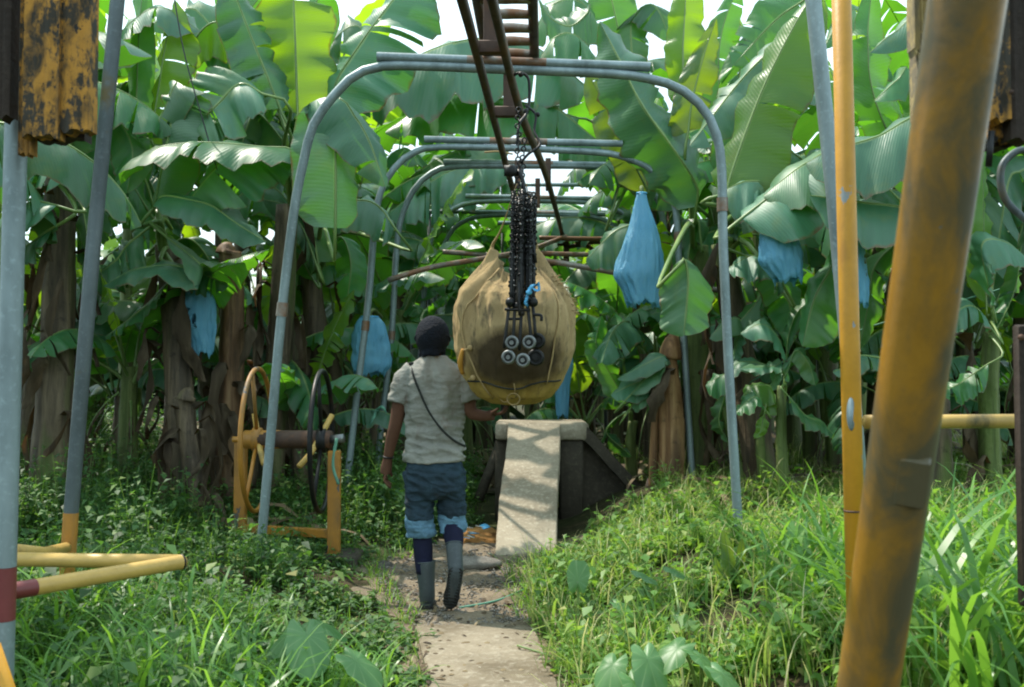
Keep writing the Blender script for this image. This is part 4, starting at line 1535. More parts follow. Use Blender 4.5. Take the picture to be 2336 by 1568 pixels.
# --- cap pulled low over hair
b = MB()
rings = []
for i in range(13):
    t_ = i / 12
    ang = -.66 + (math.pi / 2 + .66) * t_
    rr = math.cos(ang) if ang > 0 else (1 - .42 * (ang / .66) ** 2)
    z_ = 1.556 + (.124 * math.sin(ang) if ang > 0 else .100 * ang / .66)
    rings.append([Vector((.100 * max(rr, .03) * math.cos(a), -.008 + .112 * max(rr, .03) * math.sin(a) + max(0, -ang) * .0, z_ + (.085 * max(0, math.sin(a)) * (1 - t_) ** 1.5))) for a in np.linspace(0, 2 * math.pi, 28, endpoint=False)])
b.loft(rings)
q = random.Random(2)
for i in range(26):                                                         # knitted lumps and hair tufts at the nape
    a = q.uniform(math.pi, 2 * math.pi)
    b.ball((.066 * math.cos(a), -.004 + .078 * math.sin(a), 1.468 + q.uniform(-.015, .02)), (.015, .014, .020), 8, 6)
for p in b.v:
    p += PO
cp_ = remeshed(b, 'cap', M_cap, .007, 2)
MB().torus(PO + Vector((0, -.004, 1.545)), (0, .35, 1), .099, .008, 36, 8).build('cap_band', M_cap, cp_)

# --- t-shirt
b = MB()
rs = [(.842, .176, .134), (.88, .176, .134), (.95, .164, .118), (1.02, .160, .112), (1.12, .170, .114), (1.22, .182, .116), (1.30, .186, .112), (1.355, .168, .100), (1.392, .128, .084), (1.418, .090, .072), (1.438, .072, .066)]
rings = []
for z, rx, ry in [tuple(np.interp(t_, np.linspace(0, 1, len(rs)), [r_[k_] for r_ in rs]) for k_ in range(3)) for t_ in np.linspace(0, 1, 46)]:
    ring = []
    for p in ell(.012 + .012 * max(0, (1.2 - z)), 0, z - .012 * math.sin(8 * z), rx, ry, 64):
        a = math.atan2(p.y, p.x)
        lowf = float(ss(1.14, .93, z)) if False else max(0.0, min(1.0, (1.13 - z) / .2))
        w_ = (.0105 * math.sin(88 * z + 2.2 * math.sin(2 * a + 1) + 3 * a) * lowf * (.45 + .55 * math.sin(2.3 * a + 9 * z + 1)) * (1 if z > .88 else .15) + .005 * math.sin(9 * a + 14 * z) + .006 * math.sin(5 * a - 10 * z))
        ring.append(p + Vector((math.cos(a), math.sin(a), 0)) * w_)
    rings.append(ring)
b.loft(rings)
b.tube([(-.11, 0, 1.352), (-.148, 0, 1.322), (-.176, -.005, 1.245), (-.196, -.008, 1.175)], [.066, .070, .066, .063], 20, smooth=14)
b.tube([(.13, 0, 1.352), (.175, 0, 1.322), (.203, -.01, 1.245), (.218, -.012, 1.185)], [.066, .070, .066, .063], 20, smooth=14)
for p in b.v:
    p += PO
remeshed(b, 'shirt', M_shirt, .0058, 1, folds=((.012, 5, 24, 3.0, .84, 1.12), (.008, 9, 9, 7.0, 1.0, 1.40), (.006, 14, 22, 1.0, .84, 1.30)))

# --- trousers
b = MB()
rings = []
for z, rx, ry in ((.52, .12, .075), (.625, .150, .080), (.68, .167, .116), (.76, .168, .124), (.83, .160, .114), (.872, .152, .106)):
    rings.append(ell(.016, -.006, z, rx, ry, 36))
b.loft([[p for p in r_] for r_ in rings[1:]])


def leg(path, rad, seed):
    pts = catmull(path, 30)
    rr = np.interp(np.linspace(0, 1, 31), np.linspace(0, 1, len(rad)), rad)
    rings_ = []
    for i, p in enumerate(pts):
        ring = []
        for j in range(28):
            a = 2 * math.pi * j / 28
            w_ = .006 * math.sin(26 * p.z * 2 + 2 * math.sin(a + seed) + seed) + .004 * math.sin(5 * a + 19 * p.z)
            ring.append(p + Vector((math.cos(a), math.sin(a) * 1.05, 0)) * (rr[i] + w_ * (.3 + .9 * i / 30)))
        rings_.append(ring)
    b.loft(rings_)


leg([(-.070, 0, .78), (-.074, .005, .62), (-.072, .012, .505)], [.092, .083, .078], 1)
leg([(.098, 0, .78), (.108, .025, .62), (.114, .05, .515)], [.092, .082, .075], 3)
for p in b.v:
    p += PO
remeshed(b, 'trousers', M_denim, .0060, 1, folds=((.011, 9, 18, 2.0, .50, .80), (.007, 16, 26, 4.0, .48, .84)))
# turned-up pale hems
for path, rad, sd in (([(-.072, .010, .530), (-.070, .010, .465), (-.067, .008, .408)], [.080, .084, .083], 2), ([(.113, .046, .535), (.115, .042, .480), (.113, .022, .428)], [.077, .079, .075], 5)):
    b = MB()
    leg(path, rad, sd)
    for p in b.v:
        p += PO
    hm = remeshed(b, 'rolled_hem', M_hem, .0055, 1, folds=((.007, 8, 34, 2.0, .44, .60), (.003, 22, 50, 4.0, .44, .60)))

# --- socks and boots
b = MB().tube([(-.058, .0, .44), (-.052, -.004, .36), (-.044, -.002, .20)], [.054, .056, .046], 18, smooth=10)
for p in b.v:
    p += PO
b.build('sock', M_sock, per)
b = MB().tube([(.114, .02, .455), (.126, -.025, .415), (.137, -.085, .325)], [.060, .056, .042], 18, smooth=10)
for p in b.v:
    p += PO
b.build('sock', M_sock, per)


def boot(shaft, rad, foot, footr, sole_pts, solew, top_open):
    b = MB()
    b.tube(shaft, rad, 20, smooth=14, cap=True)
    b.tube(foot, footr, 18, smooth=14)
    b.ball(foot[-1], footr[-1] * 1.0, 14, 10)
    for p in b.v:
        p += PO
    bo = remeshed(b, 'boot', M_boot, .006, 3)
    return bo


# left boot flat on the ground, toe away from the lens
bl = boot([(-.038, .0, .265), (-.034, .002, .18), (-.028, .006, .09), (-.028, .015, .05)], [.058, .052, .047, .046],
          [(-.028, -.018, .042), (-.03, .06, .046), (-.036, .15, .034), (-.04, .20, .030)], [.040, .042, .040, .030], None, None, None)
b = MB()
out = [(-.028 + w_ * sx, y_) for sx, seq in ((1, ((-.052, .022), (-.03, .040), (.04, .038), (.12, .046), (.19, .038), (.232, .014))), (-1, ((.232, .014), (.19, .040), (.12, .046), (.04, .036), (-.03, .040), (-.052, .022)))) for y_, w_ in seq]
out = [(x - .05 * max(0, y), y) for x, y in out]
b.loft([[PO + Vector((x, y, z)) for x, y in out] for z in (-.004, .016)])
sharp(b.build('sole', M_sole, bl))
MB().torus(PO + Vector((-.038, 0, .266)), (-.05, 0, 1), .055, .005, 26, 8).build('boot_rim', M_boot, bl)
# right boot: heel lifted, toe still on the ground, sole turned to the lens
axd = Vector((-.042, .075, -.232)).normalized()         # heel -> toe
br_ = boot([(.131, -.058, .372), (.137, -.092, .31), (.143, -.125, .245), (.142, -.120, .215)], [.050, .046, .044, .044],
           [(.144, -.128, .225), (.132, -.095, .15), (.116, -.066, .075), (.108, -.054, .045)], [.042, .044, .044, .036], None, None, None)
sw = Vector((1, .06, -.16)).normalized()
sn = sw.cross(axd).normalized()                          # points to the lens
if sn.y > 0:
    sn = -sn
heel = Vector((.150, -.150, .262))
seq = ((0, .024), (.02, .040), (.07, .039), (.12, .036), (.18, .046), (.235, .038), (.262, .012))
outl = [heel + axd * s_ + sw * w_ for s_, w_ in seq] + [heel + axd * s_ - sw * w_ for s_, w_ in seq[::-1]]
b = MB()
b.loft([[PO + p - sn * .006 for p in outl], [PO + p + sn * .014 for p in outl]])
for i in range(13):                                      # tread bars
    s_ = .020 + i * .0185
    w_ = float(np.interp(s_, [a for a, _ in seq], [a for _, a in seq])) * .86
    c = PO + heel + axd * s_ + sn * .017
    rot = Matrix((sw, axd, sn)).transposed()
    b.box(c, (2 * w_, .009, .009), rot=rot, bev=.001)
sharp(b.build('sole', M_sole, br_))
MB().torus(PO + Vector((.130, -.055, .374)), Vector((-.06, .46, .88)), .047, .005, 26, 8).build('boot_rim', M_boot, br_)

# strap over the left shoulder, wrist band
sp = [(-.118, .02, 1.392), (-.112, -.055, 1.375), (-.098, -.098, 1.33), (-.06, -.122, 1.24), (-.01, -.124, 1.13), (.06, -.120, 1.03), (.13, -.108, .965), (.178, -.055, .935), (.188, .0, .925)]
mb = MB()
pts = catmull([PO + Vector(p) for p in sp], 30)
rings = []
for i, p in enumerate(pts):
    t_ = (pts[min(30, i + 1)] - pts[max(0, i - 1)]).normalized()
    nrm = Vector((p.x - PX - .01, p.y - PY, 0)).normalized()
    w_ = t_.cross(nrm).normalized() * .0055
    rings.append([p - w_, p + w_, p + w_ + nrm * .006, p - w_ + nrm * .006])
mb.loft(rings)
mb.box(PO + Vector((-.120, -.01, 1.402)), (.03, .05, .018), bev=.005)
mb.build('strap', M_strap, per)
MB().torus(PO + Vector((-.256, .018, .862)), (-.15, .12, -1), .029, .0055, 22, 8).build('wrist_band', M_black, per)

# ================================================================== BLUE BAGS ON THE BUNCHES
def blue_bag(pxl, Y, label, seed, torn=False, stalk=None):
    """pxl: list of (y, x_left, x_right) from the tied neck down to the open hem"""
    q = random.Random(seed)
    top = P((pxl[0][1] + pxl[0][2]) / 2, pxl[0][0], Y)
    o = thing('bunch_bag', top, label, 'bag', 'blue bags over banana bunches')
    ys_ = [a[0] for a in pxl]
    n_, m_ = 34, 72
    sm_ = catmull([(a[1], a[0], a[2]) for a in pxl], 40)
    pxl = [(p.y, p.x, p.z) for p in sm_]
    ys_ = [a[0] for a in pxl]
    ph = [q.uniform(0, 6) for _ in range(4)]
    rings = []
    for i in range(n_ + 1):
        y_ = ys_[0] + (ys_[-1] - ys_[0]) * i / n_
        xl_ = np.interp(y_, ys_, [a[1] for a in pxl])
        xr_ = np.interp(y_, ys_, [a[2] for a in pxl])
        c = P((xl_ + xr_) / 2, y_, Y)
        rx = (xr_ - xl_) / 2 * Y / F
        ring = []
        for j in range(m_):
            a = 2 * math.pi * j / m_
            nz_ = noise.noise(Vector((math.cos(a) * 2.6 + seed, math.sin(a) * 2.6, i * .07)))
            nz2 = noise.noise(Vector((math.cos(a) * 6 + seed, math.sin(a) * 6, i * .22)))
            k_ = 1 + (.16 * (.45 - abs(nz_) * 1.6) + .09 * nz2 + .04 * math.sin(5 * a + ph[0]) + .03 * math.sin(15 * a + ph[2])) * min(1, .25 + 1.2 * i / n_)
            dz_ = (.025 * math.sin(4 * a + ph[3]) + .014 * math.sin(11 * a) + .010 * math.sin(23 * a)) if i > n_ - 1 else 0
            ring.append(c + Vector((rx * math.cos(a) * k_, rx * .55 * math.sin(a) * k_, dz_)))
        rings.append(ring)
    mb = MB().loft(rings, cap=False)
    if torn:
        keep = []
        for fc in mb.f:
            i, j = fc[0] // m_, fc[0] % m_
            if i > n_ * .30 and noise.noise(Vector((j * .22, i * .16, 3.3))) > .36 and 20 < j < 58:
                continue
            keep.append(fc)
        mb.f = keep
        mb.mi = [0] * len(keep)
    film = mb.build('film', M_bag, o)
    so_ = film.modifiers.new('thick', 'SOLIDIFY')
    so_.thickness = .0015
    MB().tube([top + Vector((0, 0, -.02)), top + Vector((0, .01, .03)), top + Vector((0.02, .16, .07)), top + Vector((0.05, .42, .02))], [.020, .019, .024], 10, smooth=8).build('stalk', M_trunk_green, o)
    MB().torus(top + Vector((0, 0, -.005)), (0, 0, 1), max(.02, (pxl[0][2] - pxl[0][1]) / 2 * Y / F) + .004, .007, 18, 6).build('tie', M_ribbon, o)
    # the fruit inside shows as a darker mass through the film
    bm_ = MB()
    mid = P((pxl[-1][1] + pxl[-1][2]) / 2, ys_[0] * .55 + ys_[-1] * .45, Y)
    hh = (ys_[-1] - ys_[0]) * Y / F
    wr = .5 * (pxl[-3][2] - pxl[-3][1]) * Y / F
    for i in range(5):
        for j in range(9):
            a = 2 * math.pi * j / 9 + i
            c = mid + Vector((0, 0, hh * (.06 - .085 * i)))
            d = Vector((math.cos(a), math.sin(a) * .5, 0)) * wr * (.38 + .04 * i)
            bm_.tube([c + d * .45, c + d * .95 + Vector((0, 0, .01)), c + d * 1.05 + Vector((0, 0, .07))], [.014, .019, .008], 6)
    bm_.build('banana_bunch', M_trunk_green, o)
    return o


blue_bag([(440, 1454, 1474), (470, 1446, 1480), (520, 1434, 1497), (570, 1418, 1507), (625, 1404, 1511), (655, 1418, 1512), (695, 1432, 1510)], 8.2, 'long bright blue bag hanging under the second arch, right of the sack', 1)
blue_bag([(480, 1757, 1775), (505, 1740, 1795), (560, 1736, 1824), (600, 1738, 1828), (640, 1768, 1830)], 7.35, 'wide blue bag half hidden by leaves left of the slim yellow post', 2)
blue_bag([(525, 1930, 1945), (548, 1906, 1968), (600, 1900, 1974), (650, 1910, 1980), (693, 1946, 1981)], 7.1, 'blue bag showing from behind the slim yellow post', 3)
blue_bag([(655, 440, 462), (680, 412, 488), (740, 412, 490), (780, 432, 488), (808, 440, 484)], 8.42, 'torn dull blue bag deep in the shade among the left trunks', 4, torn=True)
blue_bag([(722, 824, 862), (745, 810, 880), (790, 804, 886), (830, 806, 890), (852, 812, 876)], 9.4, 'blue bag behind the thin arch legs left of the person', 5)
blue_bag([(800, 1286, 1300), (830, 1274, 1308), (880, 1268, 1300), (950, 1270, 1296)], 10.5, 'narrow blue bag below the right side of the sack', 6)
blue_bag([(862, 1306, 1312), (880, 1303, 1318), (908, 1302, 1322)], 12.0, 'small blue bag low beside the narrow one below the sack', 7)
blue_bag([(728, 1780, 1790), (742, 1774, 1798), (760, 1772, 1802)], 13.0, 'tiny far blue bag low between the green leaves right of the nearest arch', 8)

# ================================================================== BANANA PLANTS
def profile(s):
    a = min(1.0, max(0.0, s) / .16) ** .55
    b_ = 1 - max(0.0, (s - .50) / .50) ** 2.3
    return a * max(b_, 0.02) ** .8


def leaf_geo(mb, mid, offA, offB, n=26, m=5, seed=0, sag=0.10, pleat=.019, tears=3, base_prof=True, rib_r=.013, petiole=None, edge_wave=.05):
    """one banana leaf: a midrib curve with two half blades. offA/offB: lateral vectors
    (at the widest place), or (base, tip) pairs that are blended along the leaf"""
    q = random.Random(seed * 7 + 1)
    pts = catmull(mid, n)
    base_v = len(mb.v)
    ln = sum((b_ - a_).length for a_, b_ in zip(pts, pts[1:]))
    T = [(pts[min(n, i + 1)] - pts[max(0, i - 1)]).normalized() for i in range(n + 1)]

    def off_at(off, s):
        if isinstance(off, tuple):
            return off[0].lerp(off[1], s)
        return off
    for side, off in ((-1, offA), (1, offB)):
        ph = [q.uniform(0, 6.28) for _ in range(5)]
        fr = q.uniform(5.0, 8.0) * max(.6, ln / 1.6)
        tear = sorted(q.sample(range(3, n - 1), min(tears, n - 5))) if tears else []
        segs, a_ = [], 0
        for t_ in tear + [n]:
            segs.append((a_, t_))
            a_ = t_
        for (i0, i1) in segs:
            v, f, uv = [], [], []
            dsag = q.uniform(-.05, .10) if tear else 0
            dshift = q.uniform(-.01, .01)
            for i in range(i0, i1 + 1):
                s = i / n
                o_ = off_at(off, s)
                w_ = profile(s)
                wave = 1 + edge_wave * (math.sin(fr * 1.4 * s * 6.28 / 3 + ph[0]) + .6 * math.sin(fr * 3.1 * s + ph[1]))
                nm = T[i].cross(o_)
                nm = nm.normalized() if nm.length > 1e-9 else Vector((0, 0, 1))
                if nm.z < 0:
                    nm = -nm
                for j in range(m + 1):
                    x = j / m
                    p = pts[i] + o_ * (w_ * wave * x)
                    p += Vector((0, 0, -1)) * (o_.length * w_ * (sag + dsag) * x * x * 1.3)
                    # pleats running out from the rib, and slow swell
                    p += nm * (pleat * w_ * (x ** .7) * (math.sin(fr * 6.28 * s / 1.15 + ph[2]) + .8 * math.sin(fr * 2.3 * 6.28 * s / 1.15 + ph[3] + x) * x + 1.1 * math.sin(fr * .42 * 6.28 * s + ph[4] + 1.5 * x)) * (o_.length / .25 + .3))
                    p += nm * (.10 * o_.length * w_ * math.sin(math.pi * x) * .6)
                    # the blade sweeps towards the tip a little
                    p += T[i] * (o_.length * .16 * x * w_)
                    if tear and i == i1 and i1 != n:
                        p -= T[i] * (.02 * x + .006 * (j > 0))
                    if tear and i == i0 and i0 != 0:
                        p += T[i] * (.012 * x)
                    p += T[i] * dshift * x
                    v.append(p)
                    uv.append((.5 + side * .5 * x, s))
            r_ = i1 - i0 + 1
            for i in range(r_ - 1):
                for j in range(m):
                    k0 = i * (m + 1) + j
                    qd = (k0, k0 + 1, k0 + m + 2, k0 + m + 1)
                    f.append(qd)
            # make the sky side the front face
            e1, e2 = v[1] - v[0], v[(r_ // 2) * (m + 1)] - v[0]
            k0 = (r_ // 2) * (m + 1) + m // 2
            a1 = v[min(len(v) - 1, k0 + 1)] - v[k0]
            a2 = v[k0 + m + 1] - v[k0] if k0 + m + 1 < len(v) else v[k0] - v[k0 - m - 1]
            if a1.cross(a2).z < 0:
                f = [fc[::-1] for fc in f]
            mb.add(v, f, 0, uv)
    rib = list(pts)
    rad = [rib_r * (1 - .8 * i / n) for i in range(n + 1)]
    if petiole:
        pp = catmull(petiole, 10)[:-1]
        rib = pp + rib
        rad = [rib_r * (2.4 - 1.4 * i / len(pp)) for i in range(len(pp))] + rad
    b0 = len(mb.v)
    mb.tube(rib, rad, 6, mi=1, cap=False)
    return mb


ALL_PLANTS = []
RIB = {}


def trunk_mesh(b, t, r0, r1, seed, n=20, rows=26):
    """pseudostem built of overlapping sheaths: fluted, slightly crooked, with ragged steps"""
    q = random.Random(seed)
    ph = [q.uniform(0, 6.28) for _ in range(6)]
    mb = MB()
    rings = []
    for i in range(rows + 1):
        s = i / rows
        c = b.lerp(t, s) + Vector((.05 * math.sin(3 * s + ph[0]), .05 * math.sin(2.4 * s + ph[1]), 0)) * s
        r_ = r0 + (r1 - r0) * s + .10 * r0 * math.exp(-s * 9)
        ring = []
        for j in range(n):
            a = 2 * math.pi * j / n
            saw = ((s * 4.3 + ph[2] / 6.28 + a / 6.28 * 2) % 1.0)
            k_ = 1 + .05 * math.sin(3 * a + ph[3] + 2 * s) + .05 * math.sin(5 * a + ph[4] + 4 * s) + .07 * (saw - .5) + .02 * q.uniform(-1, 1)
            ring.append(c + Vector((math.cos(a) * r_ * k_, math.sin(a) * r_ * k_, 0)))
        rings.append(ring)
    return mb.loft(rings)


def dry_rags(b, t, r, k, seed, mb=None):
    """brown dead leaf sheaths hanging round the stem"""
    q = random.Random(seed)
    mb = mb or MB()
    for i in range(k):
        a = q.uniform(0, 6.28)
        s = q.uniform(.25, .98)
        c = b.lerp(t, s)
        d = Vector((math.cos(a), math.sin(a), 0))
        L_ = q.uniform(.3, .95)
        w_ = q.uniform(.015, .055)
        tg = Vector((-math.sin(a), math.cos(a), 0))
        p0 = c + d * r * .8
        p1 = c + d * (r + q.uniform(.03, .14)) + Vector((0, 0, .05))
        p2 = c + d * (r + q.uniform(.02, .20)) + tg * q.uniform(-.12, .12) - Vector((0, 0, L_ * .5))
        p3 = c + d * (r + q.uniform(.0, .16)) + tg * q.uniform(-.2, .2) - Vector((0, 0, L_))
        pts = catmull([p0, p1, p2, p3], 9)
        v, f, uv = [], [], []
        for j, p in enumerate(pts):
            ww = w_ * (.4 + math.sin(math.pi * min(1, .15 + j / 9 * .8))) * (1 + .3 * math.sin(j * 2.3 + i))
            tw = .9 * math.sin(j * .6 + i)
            e = (tg * math.cos(tw) + d * math.sin(tw)) * ww
            v += [p - e, p + d * .02, p + e]
        for j in range(9):
            k0 = 3 * j
            f += [(k0, k0 + 1, k0 + 4, k0 + 3), (k0 + 1, k0 + 2, k0 + 5, k0 + 4)]
        mb.add(v, f)
    return mb


def plant(base_px, crown_px, Y, label, r0=.15, r1=.10, mat=None, rags=7, seed=1, group='banana plants lining the cableway', Yc=None):
    b = P(base_px[0], base_px[1], Y)
    z = g(b.x, b.y)
    t = P(crown_px[0], crown_px[1], Yc or Y)
    bb = Vector((b.x, b.y, z))
    o = thing('banana_plant', bb, label, 'banana plant', group)
    trunk_mesh(bb - Vector((0, 0, .05)), t, r0, r1, seed).build('trunk', mat or M_trunk, o)
    if rags:
        dry_rags(bb, t, r0 * .95, int(rags * 1.4), seed).build('dry_leaves', M_dry, o)
    ALL_PLANTS.append(o)
    RIB[o.name] = .006 if r0 < .09 else .012
    return o, t


def leaf(pl, mid, Y, A, B, mat=None, seed=0, pet=True, **kw):
    """hero leaf of plant pl. mid: photo points from base to tip, Y: distance (or list);
    A, B: (dx, dy, dY) photo-pixel offsets of each half blade's edge and its depth offset"""
    o, crown = pl
    n_ = len(mid)
    Ys_ = [Y] * n_ if not hasattr(Y, '__len__') else list(np.interp(np.linspace(0, 1, n_), np.linspace(0, 1, len(Y)), Y))
    pts = [P(x, y, yy) for (x, y), yy in zip(mid, Ys_)]
    Ym = sum(Ys_) / n_

    def off(a):
        if isinstance(a[0], tuple):
            return (off(a[0]), off(a[1]))
        k_ = Ym / F
        return Vector((a[0] * k_, a[2] if len(a) > 2 else 0, -a[1] * k_))
    petl = None
    if pet:
        d0 = (pts[1] - pts[0]).normalized()
        L_ = (pts[0] - crown).length
        petl = [crown + Vector((0, 0, -.1)), crown.lerp(pts[0], .35) + Vector((0, 0, .12 * L_)), pts[0] - d0 * min(.25, L_ * .3), pts[0]]
    kw.setdefault('rib_r', RIB.get(o.name, .012))
    mb = leaf_geo(MB(), pts, off(A), off(B), seed=seed, petiole=petl, **kw)
    return mb.build('leaf', [mat or M_leaf, M_pet], o)


Yg, Dk, Bl = M_leaf_young, M_leaf_dark, M_leaf_blue

# ---- left side
p1 = plant((112, 1010), (140, 400), 8.2, 'stout brown banana stem at the far left, right of the thick grey post', .155, .115, rags=12, seed=1)
leaf(p1, [(150, 400), (100, 345), (40, 380), (-30, 440)], 7.8, (10, 70, -.2), (0, -10, .3), Bl, 11)
leaf(p1, [(130, 470), (80, 460), (40, 475), (-20, 520)], 7.6, (5, 50, -.2), (0, -6, .3), Bl, 12)
leaf(p1, [(120, 520), (70, 555), (10, 590)], 7.7, (6, 40, -.1), (0, -6, .2), Dk, 13)
leaf(p1, [(150, 380), (175, 420), (200, 560), (185, 720)], 7.9, (-22, 0, .1), (14, 0, .1), M_leaf, 14)
leaf(p1, [(140, 360), (230, 250), (300, 330), (290, 440)], 8.3, (-60, 30, .1), (40, 20, .1), M_leaf, 15)
leaf(p1, [(130, 380), (60, 180), (20, 20), (-30, -100)], 8.6, (-60, -10, .1), (70, 20, .1), M_leaf, 16)
leaf(p1, [(120, 420), (230, 640), (150, 740), (60, 800)], 8.5, (10, 50, -.1), (-20, -30, .1), Dk, 17)

p2 = plant((430, 1045), (372, 560), 8.5, 'leaning dark banana stem between the two left grey poles and the reel', .13, .10, rags=8, seed=2)
leaf(p2, [(355, 470), (372, 448), (430, 456), (483, 470), (540, 510), (607, 552)], 7.9, (-12, 44, -.15), (12, -14, .25), Bl, 21, tears=0)
leaf(p2, [(378, 540), (462, 612), (380, 605), (300, 618), (238, 652)], 8.0, (2, 36, -.2), (0, -12, .3), Bl, 22, tears=0, pleat=.02)
leaf(p2, [(340, 520), (290, 560), (268, 590), (232, 620)], 8.2, (30, 60, -.1), (-20, -30, .2), Dk, 23)
leaf(p2, [(390, 600), (450, 620), (520, 650)], 8.3, (0, 40, -.1), (0, -10, .2), Dk, 24)
leaf(p2, [(380, 650), (330, 700), (240, 770)], 8.3, (10, 22, -.1), (-5, -10, .2), M_leaf, 25)
leaf(p2, [(350, 330), (345, 320), (362, 200), (385, 60), (398, 0)], 8.8, (-28, 0, .2), (82, 20, -.05), Yg, 26)
leaf(p2, [(335, 420), (310, 340), (313, 180), (318, 60), (330, -60)], 8.9, (-45, 10, .2), (40, -10, .0), M_leaf, 27)
leaf(p2, [(350, 480), (405, 195), (370, 260), (348, 312)], 8.2, (-22, -10, .15), (78, 34, -.05), Bl, 28, pet=False)
leaf(p2, [(350, 500), (270, 380), (180, 330), (80, 350)], 8.8, (10, 60, -.1), (0, -30, .2), M_leaf, 29)
leaf(p2, [(368, 570), (430, 545), (480, 600), (500, 690)], 8.9, (-40, 20, .1), (40, 0, .1), Dk, 30)

p3 = plant((608, 1060), (668, 470), 9.3, 'dark banana stem with the tall bright upright leaf, behind the left wheel', .14, .10, rags=9, seed=3)
leaf(p3, [(679, 262), (676, 180), (673, 80), (669, -20), (664, -115)], 8.8, ((-112, 10, .12), (-96, 0, .12)), ((88, 6, .12), (80, 0, .12)), Yg, 31, tears=1, sag=.0, pleat=.014, edge_wave=.10)
leaf(p3, [(640, 250), (600, 150), (556, 40), (520, -60)], 8.6, (-62, 30, .0), (30, -20, .2), Bl, 32, tears=2)
leaf(p3, [(634, 250), (615, 190), (570, 140), (515, 118)], 8.9, (-15, 62, .0), (8, -18, .2), M_leaf, 33, tears=1)
leaf(p3, [(600, 215), (548, 192), (490, 245), (422, 318)], 8.2, ((-85, -58, .1), (-100, -60, .1)), ((55, 80, -.15), (50, 40, -.1)), Bl, 34, tears=2, pleat=.022)
leaf(p3, [(675, 400), (668, 343), (600, 336), (520, 328), (430, 326), (330, 348), (252, 436)], 7.9, (0, 40, -.25), (6, -10, .25), M_leaf, 35, tears=1)
leaf(p3, [(640, 360), (535, 345), (480, 395), (428, 462)], 8.0, (115, 62, -.1), (-30, -20, .2), Bl, 36, tears=1, pleat=.02)
leaf(p3, [(690, 340), (735, 300), (760, 330), (770, 400)], 9.2, (-50, 40, .1), (30, 20, .1), M_leaf, 37)
leaf(p3, [(660, 340), (590, 260), (560, 300), (545, 380)], 9.4, (-40, 30, .1), (40, 10, .1), Dk, 38)
leaf(p3, [(450, 120), (440, 100), (470, 60), (505, 52), (560, 80)], 9.2, (-5, 78, .0), (-10, -20, .2), Yg, 39, pet=False, tears=0)
leaf(p3, [(655, 200), (700, 60), (740, -40)], 9.8, (-40, 0, .1), (60, 20, .1), M_leaf, 40)

p4 = plant((735, 1050), (720, 620), 10.2, 'shaggy brown banana stem behind the reel with dead sheaths', .14, .105, rags=12, seed=4)
leaf(p4, [(765, 520), (770, 238), (812, 268), (846, 330), (878, 425)], 7.6, ((-100, 40, -.05), (-92, 10, -.05)), ((48, 40, .15), (38, 20, .15)), Bl, 41, tears=1, pleat=.018)
leaf(p4, [(900, 520), (860, 468), (810, 458), (752, 492)], 8.4, (-4, 66, -.1), (0, -14, .2), Bl, 42, tears=1)
leaf(p4, [(760, 250), (768, 185), (815, 110), (865, 40), (950, -70)], 8.8, (-38, -14, .15), (122, 52, -.1), Bl, 43, tears=2, pet=False, pleat=.022)
leaf(p4, [(720, 600), (690, 520), (650, 470), (600, 455)], 9.5, (0, 50, .0), (0, -20, .2), Dk, 44)
leaf(p4, [(730, 600), (775, 540), (800, 600), (790, 700)], 9.8, (-40, 10, .1), (40, 10, .1), M_leaf, 45)
leaf(p4, [(716, 640), (660, 560), (640, 640), (630, 740)], 9.9, (-34, 10, .1), (30, 10, .1), M_leaf, 46)
leaf(p4, [(725, 600), (700, 420), (730, 300), (800, 230)], 9.6, (-50, 0, .1), (60, 30, .0), M_leaf, 47)

# crowns filling the top left
leaf(p1, [(180, 200), (290, 60), (370, 18), (455, 70)], 8.8, (6, 62, -.2), (0, -40, .3), Bl, 171)
leaf(p1, [(150, 330), (230, 150), (260, 110), (330, 130)], 8.6, (-5, 66, -.2), (0, -30, .3), M_leaf, 172)
leaf(p2, [(350, 330), (300, 190), (260, 230), (235, 330)], 9.2, (-44, 10, .1), (44, 10, .1), Dk, 173)
leaf(p2, [(365, 380), (300, 270), (350, 270), (420, 330)], 9.4, (-10, 60, .0), (0, -40, .2), Dk, 174)
leaf(p3, [(670, 330), (740, 130), (800, 60), (850, 80)], 10.2, (-10, 80, -.1), (-10, -60, .3), Dk, 175)
leaf(p3, [(660, 330), (760, 160), (740, 210), (720, 300)], 10.4, (-50, 20, .1), (50, 20, .1), Dk, 176)
leaf(p3, [(650, 330), (480, 60), (420, 20), (340, 60)], 10.0, (0, 80, -.1), (0, -60, .3), Dk, 177)
leaf(p3, [(650, 340), (560, 80), (600, -20), (620, -90)], 10.2, (-70, 0, .1), (60, 10, .1), M_leaf, 178)
leaf(p4, [(725, 580), (640, 440), (570, 430), (500, 500)], 9.9, (0, 64, -.1), (0, -40, .2), Dk, 179)
leaf(p2, [(365, 470), (330, 400), (280, 420), (240, 520)], 9.2, (-20, 50, .0), (10, -40, .2), Dk, 180)

